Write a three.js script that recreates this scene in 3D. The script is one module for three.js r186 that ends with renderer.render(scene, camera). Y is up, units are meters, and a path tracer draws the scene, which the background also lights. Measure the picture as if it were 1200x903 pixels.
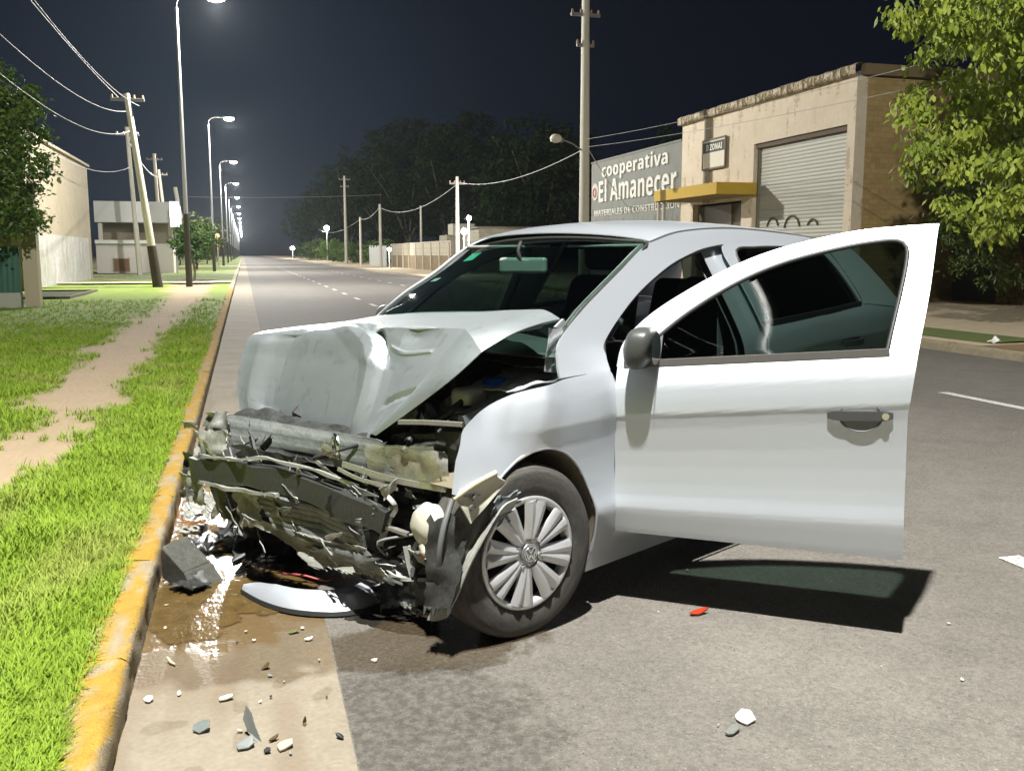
import * as THREE from 'three';
import { mergeGeometries, toCreasedNormals, mergeVertices } from 'three/addons/utils/BufferGeometryUtils.js';
import { RoundedBoxGeometry } from 'three/addons/geometries/RoundedBoxGeometry.js';
import { ImprovedNoise } from 'three/addons/math/ImprovedNoise.js';
import { FontLoader } from 'three/addons/loaders/FontLoader.js';
import { TextGeometry } from 'three/addons/geometries/TextGeometry.js';

// ---------------------------------------------------------------- camera, sky, exposure
const scene = new THREE.Scene();
const camera = new THREE.PerspectiveCamera(44.61, 1024 / 770, 0.05, 3000);
camera.position.set(0, 1.294, 0);
{
  const yaw = THREE.MathUtils.degToRad(15.826), pit = THREE.MathUtils.degToRad(7.992);
  camera.lookAt(Math.sin(yaw) * Math.cos(pit), 1.294 - Math.sin(pit), -Math.cos(yaw) * Math.cos(pit));
}
const renderer = new THREE.WebGLRenderer({ antialias: true });
renderer.setSize(1024, 770);
renderer.toneMapping = THREE.LinearToneMapping;
renderer.toneMappingExposure = 1.0;
renderer.shadowMap.enabled = true;

const clampN = x => Math.min(1, Math.max(-1, x));
{ // night sky: town glow and painted lamp glare low over the end of the street, near black overhead
  const w = 256, h = 128, d = new Float32Array(w * h * 4);
  for (let j = 0; j < h; j++) for (let i = 0; i < w; i++) {
    const el = (j + .5) / h * Math.PI - Math.PI / 2;          // row 0 = bottom
    const az = ((i + .5) / w - .5) * 2 * Math.PI;             // direction
    const dx = Math.cos(az), dz = Math.sin(az);
    const street = Math.max(0, -dz * .96 - dx * .25);          // towards -z, a little left
    const e = Math.max(0, Math.sin(el));
    const glow = Math.exp(-e * 2.4) * (.35 + .65 * street * street);
    const lx = Math.cos(el) * dx, ly = Math.sin(el), lz = Math.cos(el) * dz, dot = lx * -.02 + ly * .14 - lz * .99, ang = Math.acos(clampN(dot)), lobe = Math.exp(-ang * ang / (2 * .16 * .16)); // lamp glare and haze painted into the sky over the street
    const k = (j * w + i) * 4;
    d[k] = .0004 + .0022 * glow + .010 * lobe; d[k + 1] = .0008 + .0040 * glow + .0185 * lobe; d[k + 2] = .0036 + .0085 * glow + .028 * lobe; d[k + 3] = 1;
  }
  const t = new THREE.DataTexture(d, w, h, THREE.RGBAFormat, THREE.FloatType);
  t.mapping = THREE.EquirectangularReflectionMapping; t.magFilter = t.minFilter = THREE.LinearFilter; t.needsUpdate = true;
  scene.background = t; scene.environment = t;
}
const LAMP_COLOR = new THREE.Color().setRGB(1.0, .978, .935);
const LAMP_CD = 1150;
scene.fog = new THREE.FogExp2(new THREE.Color().setRGB(.70, .76, .82), .00022);

// ---------------------------------------------------------------- helpers
const V3 = (x, y, z) => new THREE.Vector3(x, y, z);
const rng = seed => () => { seed |= 0; seed = seed + 0x6D2B79F5 | 0; let t = Math.imul(seed ^ seed >>> 15, 1 | seed); t = t + Math.imul(t ^ t >>> 7, 61 | t) ^ t; return ((t ^ t >>> 14) >>> 0) / 4294967296; };
const PN = new ImprovedNoise();
const N3 = (x, y, z) => PN.noise(x, y, z);
const lerp = (a, b, t) => a + (b - a) * t, clamp = (x, a, b) => Math.min(b, Math.max(a, x));
const sstep = (a, b, x) => { const t = clamp((x - a) / (b - a), 0, 1); return t * t * (3 - 2 * t); };
const interp = (xs, ys, x) => { if (x <= xs[0]) return ys[0]; for (let i = 1; i < xs.length; i++) if (x <= xs[i]) return lerp(ys[i - 1], ys[i], (x - xs[i - 1]) / (xs[i] - xs[i - 1])); return ys[ys.length - 1]; };
const used = new Map();
function numbered(n) { const k = used.get(n) || 0; used.set(n, k + 1); return k ? `${n}_${String(k).padStart(3, '0')}` : n; }
function mesh(name, geo, mat, parent) {
  const m = new THREE.Mesh(geo, mat); m.castShadow = m.receiveShadow = true;
  m.name = name; parent.add(m); return m;
}
function part(name, geo, mat, parent) { // repeated part names inside one thing get numbers
  let n = name, k = 0; const names = new Set(parent.children.map(c => c.name));
  while (names.has(n)) n = `${name}_${String(++k).padStart(3, '0')}`;
  return mesh(n, geo, mat, parent);
}
function grp(name, parent) { const g = new THREE.Group(); let n = name, k = 0; const names = new Set(parent.children.map(c => c.name)); while (names.has(n)) n = `${name}_${String(++k).padStart(3, '0')}`; g.name = n; parent.add(g); return g; }
function thing(name, label, category, pos = [0, 0, 0], turn = 0, group) {
  const g = new THREE.Group(); g.name = numbered(name); scene.add(g); g.position.set(...pos); g.rotation.y = turn;
  g.userData = { label, category }; if (group) g.userData.group = group; return g;
}
function single(name, geo, mat, label, category, group) {
  const m = mesh(numbered(name), geo, mat, scene); m.userData = { label, category }; if (group) m.userData.group = group; return m;
}
function struct(name, geo, mat) { const m = mesh(numbered(name), geo, mat, scene); m.userData = { kind: 'structure' }; return m; }
const M = (r, g, b, rough = .8, metal = 0, o = {}) => { const m = new (o.phys ? THREE.MeshPhysicalMaterial : THREE.MeshStandardMaterial)({ roughness: rough, metalness: metal }); m.color.setRGB(r, g, b); delete o.phys; Object.assign(m, o); m.side = THREE.DoubleSide; return m; };
// grid surface fn(u,v) -> [x,y,z]; t = sheet thickness
function grid(nu, nv, fn, t = 0, uvs = 1) {
  const pos = [], uv = [], idx = []; const W = nu + 1;
  for (let j = 0; j <= nv; j++) for (let i = 0; i <= nu; i++) { const p = fn(i / nu, j / nv); pos.push(p[0], p[1], p[2]); uv.push(i / nu * uvs, j / nv * uvs); }
  for (let j = 0; j < nv; j++) for (let i = 0; i < nu; i++) { const a = j * W + i, b = a + 1, c = a + W, d = c + 1; idx.push(a, b, d, a, d, c); }
  let g = new THREE.BufferGeometry();
  g.setAttribute('position', new THREE.Float32BufferAttribute(pos, 3)); g.setAttribute('uv', new THREE.Float32BufferAttribute(uv, 2)); g.setIndex(idx); g.computeVertexNormals();
  if (!t) return g;
  const n = g.attributes.normal, cnt = pos.length / 3, P = pos.slice(), U = uv.concat(uv), I = idx.slice();
  for (let i = 0; i < cnt; i++) P.push(pos[3 * i] - n.getX(i) * t, pos[3 * i + 1] - n.getY(i) * t, pos[3 * i + 2] - n.getZ(i) * t);
  for (let k = 0; k < idx.length; k += 3) I.push(idx[k] + cnt, idx[k + 2] + cnt, idx[k + 1] + cnt);
  const rim = (a, b) => I.push(a, a + cnt, b + cnt, a, b + cnt, b);
  for (let i = 0; i < nu; i++) { rim(i, i + 1); rim(nv * W + i + 1, nv * W + i); }
  for (let j = 0; j < nv; j++) { rim((j + 1) * W, j * W); rim(j * W + nu, (j + 1) * W + nu); }
  g = new THREE.BufferGeometry();
  g.setAttribute('position', new THREE.Float32BufferAttribute(P, 3)); g.setAttribute('uv', new THREE.Float32BufferAttribute(U, 2)); g.setIndex(I);
  return toCreasedNormals(g, .6);
}
const crv = pts => new THREE.CatmullRomCurve3(pts.map(p => p.isVector3 ? p : V3(...p)), false, 'centripetal');
function tube(pts, r, seg = 16, rad = 6, r2 = r) { // tapered tube
  const c = crv(pts), fr = c.computeFrenetFrames(seg, false), pos = [], nor = [], uv = [], idx = [];
  for (let i = 0; i <= seg; i++) { const p = c.getPointAt(i / seg), rr = lerp(r, r2, i / seg);
    for (let k = 0; k <= rad; k++) { const a = k / rad * Math.PI * 2, n = fr.normals[i].clone().multiplyScalar(Math.cos(a)).addScaledVector(fr.binormals[i], Math.sin(a));
      pos.push(p.x + n.x * rr, p.y + n.y * rr, p.z + n.z * rr); nor.push(n.x, n.y, n.z); uv.push(k / rad, i / seg); } }
  for (let i = 0; i < seg; i++) for (let k = 0; k < rad; k++) { const a = i * (rad + 1) + k, b = a + rad + 1; idx.push(a, a + 1, b, b, a + 1, b + 1); }
  for (const [row, flip] of [[0, 1], [seg, 0]]) { const p = c.getPointAt(row / seg), ci = pos.length / 3; pos.push(p.x, p.y, p.z); const t = fr.tangents[row]; nor.push(...(flip ? [-t.x, -t.y, -t.z] : [t.x, t.y, t.z])); uv.push(.5, .5);
    for (let k = 0; k < rad; k++) { const a = row * (rad + 1) + k; flip ? idx.push(ci, a + 1, a) : idx.push(ci, a, a + 1); } }
  const g = new THREE.BufferGeometry(); g.setAttribute('position', new THREE.Float32BufferAttribute(pos, 3)); g.setAttribute('normal', new THREE.Float32BufferAttribute(nor, 3)); g.setAttribute('uv', new THREE.Float32BufferAttribute(uv, 2)); g.setIndex(idx); return g;
}
function sweep(pts, w, h, seg = 16, up = V3(0, 1, 0), bend = null) { // rectangular bar along a path (w sideways, h along up)
  const c = crv(pts), pos = [], idx = [], uv = [];
  const prof = [[-.5, -.5], [.5, -.5], [.5, .5], [-.5, .5]];
  const rows = [];
  for (let i = 0; i <= seg; i++) { const p = c.getPointAt(i / seg), t = c.getTangentAt(i / seg), s = V3().crossVectors(t, up).normalize(), u = V3().crossVectors(s, t).normalize();
    const k = bend ? bend(i / seg) : [1, 1, 0]; rows.push(prof.map(([a, b]) => p.clone().addScaledVector(s, a * w * k[0] + k[2]).addScaledVector(u, b * h * k[1]))); }
  const quad = (a, b, c2, d) => { const n = pos.length / 3; for (const q of [a, b, c2, d]) pos.push(q.x, q.y, q.z); uv.push(0, 0, 1, 0, 1, 1, 0, 1); idx.push(n, n + 1, n + 2, n, n + 2, n + 3); };
  for (let i = 0; i < seg; i++) for (let k = 0; k < 4; k++) quad(rows[i][k], rows[i][(k + 1) % 4], rows[i + 1][(k + 1) % 4], rows[i + 1][k]);
  quad(...rows[0].slice().reverse()); quad(...rows[seg]);
  let g = new THREE.BufferGeometry(); g.setAttribute('position', new THREE.Float32BufferAttribute(pos, 3)); g.setAttribute('uv', new THREE.Float32BufferAttribute(uv, 2)); g.setIndex(idx);
  return toCreasedNormals(g, .5);
}
const box = (w, h, d, x = 0, y = 0, z = 0, r = 0) => { const g = r ? new RoundedBoxGeometry(w, h, d, 2, r) : new THREE.BoxGeometry(w, h, d); g.translate(x, y, z); return g; };
function uvM(g, s = 1) { // uv in metres by dominant axis
  if (g.index) g = g.toNonIndexed(); const p = g.attributes.position; if (!g.attributes.normal) g.computeVertexNormals(); const n = g.attributes.normal, uv = new Float32Array(p.count * 2);
  for (let i = 0; i < p.count; i += 3) { const a = V3().fromBufferAttribute(p, i), b = V3().fromBufferAttribute(p, i + 1), c = V3().fromBufferAttribute(p, i + 2); const q = b.sub(a).cross(c.sub(a)); const ax = Math.abs(q.x), ay = Math.abs(q.y), az = Math.abs(q.z);
    for (let k = i; k < i + 3; k++) { const x = p.getX(k), y = p.getY(k), z = p.getZ(k); let U, W; if (ay >= ax && ay >= az) { U = x; W = z; } else if (ax >= az) { U = z; W = y; } else { U = x; W = y; } uv[2 * k] = U / s; uv[2 * k + 1] = W / s; } }
  g.setAttribute('uv', new THREE.BufferAttribute(uv, 2)); return g;
}
const boxM = (w, h, d, x = 0, y = 0, z = 0, s = 1) => uvM(box(w, h, d, x, y, z), s);
const merge = gs => mergeGeometries(gs.map(g => { g = g.index ? g.toNonIndexed() : g; for (const k of Object.keys(g.attributes)) if (!['position', 'normal', 'uv'].includes(k)) g.deleteAttribute(k); return g; }));
// torn and crumpled sheet between four corners
function sheet(a, b, c, d, o = {}) {
  const { nu = 14, nv = 10, amp = .02, f = 9, t = .003, seed = 1, rag = 0, bow = 0, crease = .35, rib = 0, ribs = 5 } = o;
  const A = V3(...a), B = V3(...b), C = V3(...c), D = V3(...d), n = V3().crossVectors(B.clone().sub(A), D.clone().sub(A)).normalize();
  const r = rng(seed * 977 + 5), ragU = [], ragV = []; for (let i = 0; i <= Math.max(nu, nv); i++) { ragU.push((r() - .5) * rag); ragV.push((r() - .5) * rag); }
  const g = grid(nu, nv, (u, v) => {
    const i = Math.round(u * nu), j = Math.round(v * nv); let vv = v, uu = u; if (rag) { if (j === nv) vv += ragU[i]; if (j === 0) vv -= ragU[nu - i]; if (i === 0) uu += ragV[j]; if (i === nu) uu -= ragV[nv - j]; }
    const p = A.clone().lerp(B, uu).lerp(D.clone().lerp(C, uu), vv);
    const x = p.x * f + seed * 3.1, y = p.y * f + seed * 1.7, z = p.z * f - seed * 2.3;
    let h = (1 - 2 * Math.abs(N3(x, y, z)) * 1.6) * .7 + N3(x * 2.3, y * 2.3, z * 2.3) * .5; h = h * amp + rib * clamp(Math.sin(v * ribs * 6.2832) * 2.2, -1, 1) + bow * Math.sin(u * Math.PI) * Math.sin(v * Math.PI);
    p.addScaledVector(n, h); p.x += N3(z, x, y) * amp * .5; p.y += N3(y, z, x) * amp * .5; return [p.x, p.y, p.z];
  }, t);
  { const uv = g.attributes.uv, su = B.distanceTo(A) / .3, sv = D.distanceTo(A) / .3; for (let i = 0; i < uv.count; i++) uv.setXY(i, uv.getX(i) * su + seed * .37, uv.getY(i) * sv + seed * .21); }
  return toCreasedNormals(g, crease);
}
// tiling value noise and textures
function tnoise(seed, per) { const r = rng(seed), n = per, a = Float32Array.from({ length: n * n }, () => r()); return (x, y) => { x = ((x % 1) + 1) % 1 * n; y = ((y % 1) + 1) % 1 * n; const i = x | 0, j = y | 0, fx = x - i, fy = y - j, sx = fx * fx * (3 - 2 * fx), sy = fy * fy * (3 - 2 * fy), i1 = (i + 1) % n, j1 = (j + 1) % n; return lerp(lerp(a[j * n + i], a[j * n + i1], sx), lerp(a[j1 * n + i], a[j1 * n + i1], sx), sy); }; }
const toS = x => Math.round(255 * clamp(x <= .0031308 ? 12.92 * x : 1.055 * Math.pow(x, 1 / 2.4) - .055, 0, 1));
function tex(w, h, fn, srgb = true, rep = true) {
  const d = new Uint8Array(w * h * 4); for (let j = 0; j < h; j++) for (let i = 0; i < w; i++) { const c = fn((i + .5) / w, (j + .5) / h), k = (j * w + i) * 4; if (srgb) { d[k] = toS(c[0]); d[k + 1] = toS(c[1]); d[k + 2] = toS(c[2]); } else { const q = Array.isArray(c) ? c : [c, c, c]; for (let m = 0; m < 3; m++) d[k + m] = 255 * clamp(q[m], 0, 1); } d[k + 3] = 255; }
  const t = new THREE.DataTexture(d, w, h, THREE.RGBAFormat); if (srgb) t.colorSpace = THREE.SRGBColorSpace; t.magFilter = THREE.LinearFilter; t.minFilter = THREE.LinearMipmapLinearFilter; t.generateMipmaps = true; if (rep) t.wrapS = t.wrapT = THREE.RepeatWrapping; t.needsUpdate = true; return t;
}
const mixc = (a, b, t) => [lerp(a[0], b[0], t), lerp(a[1], b[1], t), lerp(a[2], b[2], t)];
// ---------------------------------------------------------------- ground, road, kerbs, verge
const sheetXZ = (x0, x1, z0, z1, nx, nz, y, s = 1, hf = null, pz = 1) => { // z given forward (positive ahead); uv in metres / s
  const g = grid(nx, nz, (u, v) => { const x = lerp(x0, x1, u), z = lerp(z0, z1, Math.pow(v, pz)); return [x, (typeof y === 'function' ? y(x, z) : y), -z]; });
  const p = g.attributes.position, uv = g.attributes.uv; for (let i = 0; i < p.count; i++) uv.setXY(i, p.getX(i) / s, -p.getZ(i) / s);
  // make normals point up
  const id = g.index.array; for (let k = 0; k < id.length; k += 3) { const t = id[k + 1]; id[k + 1] = id[k + 2]; id[k + 2] = t; } g.computeVertexNormals();
  if (g.attributes.normal.getY(0) < 0) { for (let k = 0; k < id.length; k += 3) { const t = id[k + 1]; id[k + 1] = id[k + 2]; id[k + 2] = t; } g.computeVertexNormals(); }
  if (hf) { const c = new Float32Array(p.count * 3); for (let i = 0; i < p.count; i++) c.set(hf(p.getX(i), -p.getZ(i)), i * 3); g.setAttribute('color', new THREE.BufferAttribute(c, 3)); }
  return g;
};
const n8 = tnoise(11, 8), n16 = tnoise(12, 16), n32 = tnoise(13, 32), n64 = tnoise(14, 64), n128 = tnoise(15, 128), n256 = tnoise(16, 256), n400 = tnoise(17, 400);
const asphaltFn = (u, v) => { const f = n400(u, v), m = n128(u, v), c = n16(u, v) * .5 + n8(u, v) * .5; let k = .74 + .24 * c + .26 * (m - .5) + .34 * (f - .5); if (f > .93) k += .55; if (n256(v, u) < .09) k *= .55; return [.150 * k, .138 * k, .118 * k]; };
const asphaltTex = tex(1024, 1024, asphaltFn);
const asphaltBump = tex(1024, 1024, (u, v) => .45 + .5 * (n400(u, v) - .5) + .5 * (n256(v, u) - .5), false);
const mAsphalt = M(1, 1, 1, .86, 0, { map: asphaltTex, bumpMap: asphaltBump, bumpScale: .004, vertexColors: true });
const roadTone = (x, z) => { const a = 1 + .13 * N3(x * .5, 3, z * .22) + .07 * N3(x * 2.1, 8, z * 1.3), lane = 1 + .05 * Math.cos((x - 1.6) * 2.05); const k = a * lane; return [k, k * (1 - .008 * N3(x, 1, z)), k]; };
struct('ground', sheetXZ(-900, 900, -900, 1500, 6, 8, -.06, 4), M(.05, .06, .03, 1));
struct('road', sheetXZ(.231, 9.0, -14, 700, 44, 260, 0, 1.6, roadTone, 2.2), mAsphalt);
// lane dashes
const markTex = tex(256, 256, (u, v) => { const w = n64(u, v) * .6 + n128(v, u) * .5; return mixc([.62, .61, .57], [.22, .20, .175], sstep(.55, .8, w)); });
const mMark = M(1, 1, 1, .75, 0, { map: markTex });
for (const x of [3.12, 6.28]) for (let k = 0; k < 26; k++) { const z0 = (x < 5 ? 2.72 : 2.9) - .0 + k * 3.55 - (x < 5 ? .7 : 0); if (z0 < -3) continue; const d = struct('lane_marking', sheetXZ(x - .055, x + .055, z0 + (x > 5 ? 3.25 : 0), z0 + (x > 5 ? 3.25 : 0) + 1.15, 1, 4, .004, .5), mMark); }
// gutter: cast concrete strip beside the kerb, soaked with coolant under the wreck
const wetAt = (x, z) => { const n = .5 + .5 * (N3(x * 4, 7, z * 3) * .9 + N3(x * 11, 2, z * 9) * .45); const s = sstep(2.78, 3.35, z) * (1 - sstep(5.0, 5.7, z)); return sstep(.5, .62, n * .55 + s * .42 + .06 * (x < -.1) - .06 * (z < 3.2)); };
const dampAt = (x, z) => { const n = .5 + .5 * (N3(x * 5 + 3, 1, z * 4) + .5 * N3(x * 13, 5, z * 12)); const s = sstep(2.62, 3.0, z) * (1 - sstep(5.4, 6.5, z)); const spots = sstep(.66, .72, .5 + .5 * N3(x * 9 + 9, 4, z * 9)); return clamp(sstep(.45, .62, n * .4 + s * .5) + spots * .55 * (z < 2.9), 0, 1); };
const GZ0 = 1.4, GZ1 = 9.4, GX0 = -.37, GX1 = .231;
const gx = u => lerp(GX0, GX1, u), gz = v => lerp(GZ0, GZ1, v);
const concFn = (x, z) => { const n = .5 + .5 * N3(x * 3, 9, z * 2.2), f = .5 + .5 * N3(x * 60, 3, z * 60), m = .5 + .5 * N3(x * 17, 6, z * 15); let c = mixc([.165, .145, .108], [.27, .235, .175], n * .6 + m * .4); const k = .86 + .28 * f; return [c[0] * k, c[1] * k, c[2] * k]; };
const gutMap = tex(256, 2048, (u, v) => { const x = gx(u), z = gz(v); let c = concFn(x, z); const d = dampAt(x, z), w = wetAt(x, z); const dirt = sstep(.52, .75, .5 + .5 * N3(x * 7 + 4, 2, z * 1.6) + .35 * sstep(-.27, -.37, x)); c = mixc(c, [.17, .13, .085], dirt * .6); c = mixc(c, [c[0] * .52, c[1] * .44, c[2] * .33], d * .8); c = mixc(c, [.13, .085, .035], w * .75); return c; });
const gutRough = tex(256, 2048, (u, v) => { const x = gx(u), z = gz(v), w = wetAt(x, z), d = dampAt(x, z); return lerp(lerp(.92, .6, d), .1 + .12 * (.5 + .5 * N3(x * 30, 1, z * 30)), w); }, false);
const gutBump = tex(512, 2048, (u, v) => { const x = gx(u), z = gz(v), w = wetAt(x, z); const rough = .5 * N3(x * 90, 1, z * 90) + .4 * N3(x * 40, 4, z * 40), calm = .30 * N3(x * 24, 1, z * 24); return .5 + lerp(rough * .5, calm * .7 + rough * .12, w); }, false);
{
  const g = sheetXZ(GX0, GX1, GZ0, GZ1, 12, 60, 0, 1); const p = g.attributes.position; for (let i = 0; i < p.count; i++) g.attributes.uv.setXY(i, (p.getX(i) - GX0) / (GX1 - GX0), (-p.getZ(i) - GZ0) / (GZ1 - GZ0));
  struct('gutter', g, M(1, 1, 1, 1, 0, { map: gutMap, roughnessMap: gutRough, bumpMap: gutBump, bumpScale: .007 }));
  const gutFar = tex(256, 1024, (u, v) => { const n = n8(u, v) * .5 + n32(u, v) * .3 + n128(u, v) * .2; return mixc([.165, .145, .108], [.27, .235, .175], n); });
  struct('gutter', sheetXZ(GX0, GX1, GZ1, 700, 2, 60, 0, 2, null, 2), M(1, 1, 1, .9, 0, { map: gutFar }));
  struct('gutter', sheetXZ(GX0, GX1, -14, GZ0, 2, 8, 0, 2), M(1, 1, 1, .9, 0, { map: gutFar }));
}
// kerb stones: yellow paint on the tread, bare dirty concrete where it has worn off
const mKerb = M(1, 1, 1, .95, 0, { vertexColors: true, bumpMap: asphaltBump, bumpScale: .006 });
function kerbStone(x0, z0, z1, seed, dir = 1, yellow = 1, worn = .1) {
  const prof = [[-.17, -.02], [-.168, .098], [-.15, .112], [-.12, .117], [-.08, .119], [-.045, .119], [-.022, .116], [-.008, .106], [-.001, .09], [0, .06], [.001, .03], [.003, -.03]];
  const L = z1 - z0, nl = Math.max(6, Math.round(L / .035)), r = rng(seed), dx = (r() - .5) * .005, dy = (r() - .5) * .004;
  const g = grid(prof.length - 1, nl, (u, v) => { const i = Math.round(u * (prof.length - 1)), z = z0 + .0015 + (L - .003) * v; const e = Math.min(v, 1 - v) * L, ch = e < .008 ? .004 : 0; const q = prof[i], n = .006 * N3(z * 7, i * .5, seed) + .004 * N3(z * 23, i * .9, seed); return [x0 + dir * (q[0] + dx + n), q[1] + dy - ch + n * .7, -z]; });
  const p = g.attributes.position, c = new Float32Array(p.count * 3);
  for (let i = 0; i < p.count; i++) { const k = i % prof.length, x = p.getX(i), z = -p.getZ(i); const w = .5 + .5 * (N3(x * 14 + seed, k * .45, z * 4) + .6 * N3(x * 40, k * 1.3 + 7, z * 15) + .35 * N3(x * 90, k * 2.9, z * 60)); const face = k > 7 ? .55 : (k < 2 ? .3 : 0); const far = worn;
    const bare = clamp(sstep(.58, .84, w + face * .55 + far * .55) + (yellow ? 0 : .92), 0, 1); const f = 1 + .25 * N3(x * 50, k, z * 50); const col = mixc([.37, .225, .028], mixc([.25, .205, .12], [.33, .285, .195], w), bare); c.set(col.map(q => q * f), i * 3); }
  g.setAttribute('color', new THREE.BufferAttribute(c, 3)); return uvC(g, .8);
}
function uvC(g, s) { const p = g.attributes.position, uv = g.attributes.uv; for (let i = 0; i < p.count; i++) uv.setXY(i, (p.getX(i) + p.getY(i)) / s, p.getZ(i) / s); g.computeVertexNormals(); return g; }
{
  const kerb = new THREE.Group(); kerb.name = 'kerb'; kerb.userData = { kind: 'structure' }; scene.add(kerb);
  const WORN = [.18, .22, .12, .16, .24]; // paint left on each stone
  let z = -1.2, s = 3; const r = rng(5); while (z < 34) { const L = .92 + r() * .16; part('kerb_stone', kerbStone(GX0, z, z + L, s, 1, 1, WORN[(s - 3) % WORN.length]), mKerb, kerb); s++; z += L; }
  const long = sweep([[GX0 - .085, .055, -z], [GX0 - .085, .055, -300], [GX0 - .085, .055, -700]], .17, .13, 8); part('kerb_run', long, M(.28, .24, .15, .85), kerb);
  const kr = new THREE.Group(); kr.name = 'kerb_001'; kr.userData = { kind: 'structure' }; scene.add(kr); used.set('kerb', 2);
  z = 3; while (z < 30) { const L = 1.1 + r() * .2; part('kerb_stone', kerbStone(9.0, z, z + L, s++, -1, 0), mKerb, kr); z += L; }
  part('kerb_run', sweep([[9.085, .055, -z], [9.085, .055, -300], [9.085, .055, -700]], .17, .13, 8), M(.30, .26, .19, .85), kr);
}
// left verge: lawn with a trodden dirt path
const pathC = z => interp([0, 5, 7, 11, 14, 20, 27, 36, 60], [-1.7, -1.38, -1.36, -1.42, -1.55, -1.5, -1.55, -1.9, -2.0], z), pathW = z => interp([0, 5, 6, 9, 12, 15, 22, 28, 38, 60], [.3, .34, .38, .44, .50, .42, .36, .55, .8, .5], z);
const dirtAt = (x, z) => { const d = (pathW(z) - Math.abs(x - pathC(z))); const n = .30 * N3(x * 1.7, 5, z * .9) + .20 * N3(x * 6, 2, z * 4) + .14 * N3(x * 19, 4, z * 15); return sstep(-.22, .26, d + n); };
const vergeY = (x, z) => .112 + .025 * N3(x * .6, 2, z * .4) + .008 * N3(x * 3, 1, z * 3) - .02 * dirtAt(x, z);
const VX0 = -9, VX1 = -.52, VZ0 = 1, VZ1 = 45;
const vergeTex = tex(1024, 2048, (u, v) => { const x = lerp(VX0, VX1, u), z = lerp(VZ0, VZ1, v), d = dirtAt(x, z), f = .5 + .5 * N3(x * 25, 3, z * 25), n = .5 + .5 * N3(x * 5, 8, z * 4); const grass = mixc([.12, .19, .015], [.20, .27, .03], f * .5 + n * .5), dry = sstep(.55, .85, .5 + .5 * N3(x * 2.2 + 5, 1, z * 1.1)); const g2 = mixc(grass, [.21, .20, .075], dry * .55); const dirt = mixc([.30, .222, .132], [.40, .305, .19], f * .6 + n * .4); return mixc(g2, dirt, d); });
{
  const g = sheetXZ(VX0, VX1, VZ0, VZ1, 90, 220, vergeY, 1); const p = g.attributes.position; for (let i = 0; i < p.count; i++) g.attributes.uv.setXY(i, (p.getX(i) - VX0) / (VX1 - VX0), (-p.getZ(i) - VZ0) / (VZ1 - VZ0));
  struct('verge', g, M(1, 1, 1, .95, 0, { map: vergeTex, bumpMap: asphaltBump, bumpScale: .01 }));
  const far = tex(512, 512, (u, v) => { const n = n8(u, v) * .5 + n32(u, v) * .3 + n128(u, v) * .3; return n > .62 ? mixc([.12, .16, .03], [.34, .27, .17], sstep(.62, .75, n)) : mixc([.08, .13, .018], [.13, .18, .03], n * 1.4); });
  struct('verge', sheetXZ(-60, VX1, VZ1, 700, 4, 20, .11, 9, null, 2), M(1, 1, 1, .95, 0, { map: far }));
  struct('verge', sheetXZ(-60, VX0, -20, VZ1, 4, 6, .11, 9), M(1, 1, 1, .95, 0, { map: far }));
  struct('verge', sheetXZ(VX0, VX1, -20, VZ0, 4, 4, .11, 9), M(1, 1, 1, .95, 0, { map: far }));
  // side lane crossing the verge
  struct('path', sheetXZ(-30, VX1 - .0, 39.2, 41.0, 20, 3, (x, z) => .165, 2), M(.42, .37, .29, .9));
}
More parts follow.
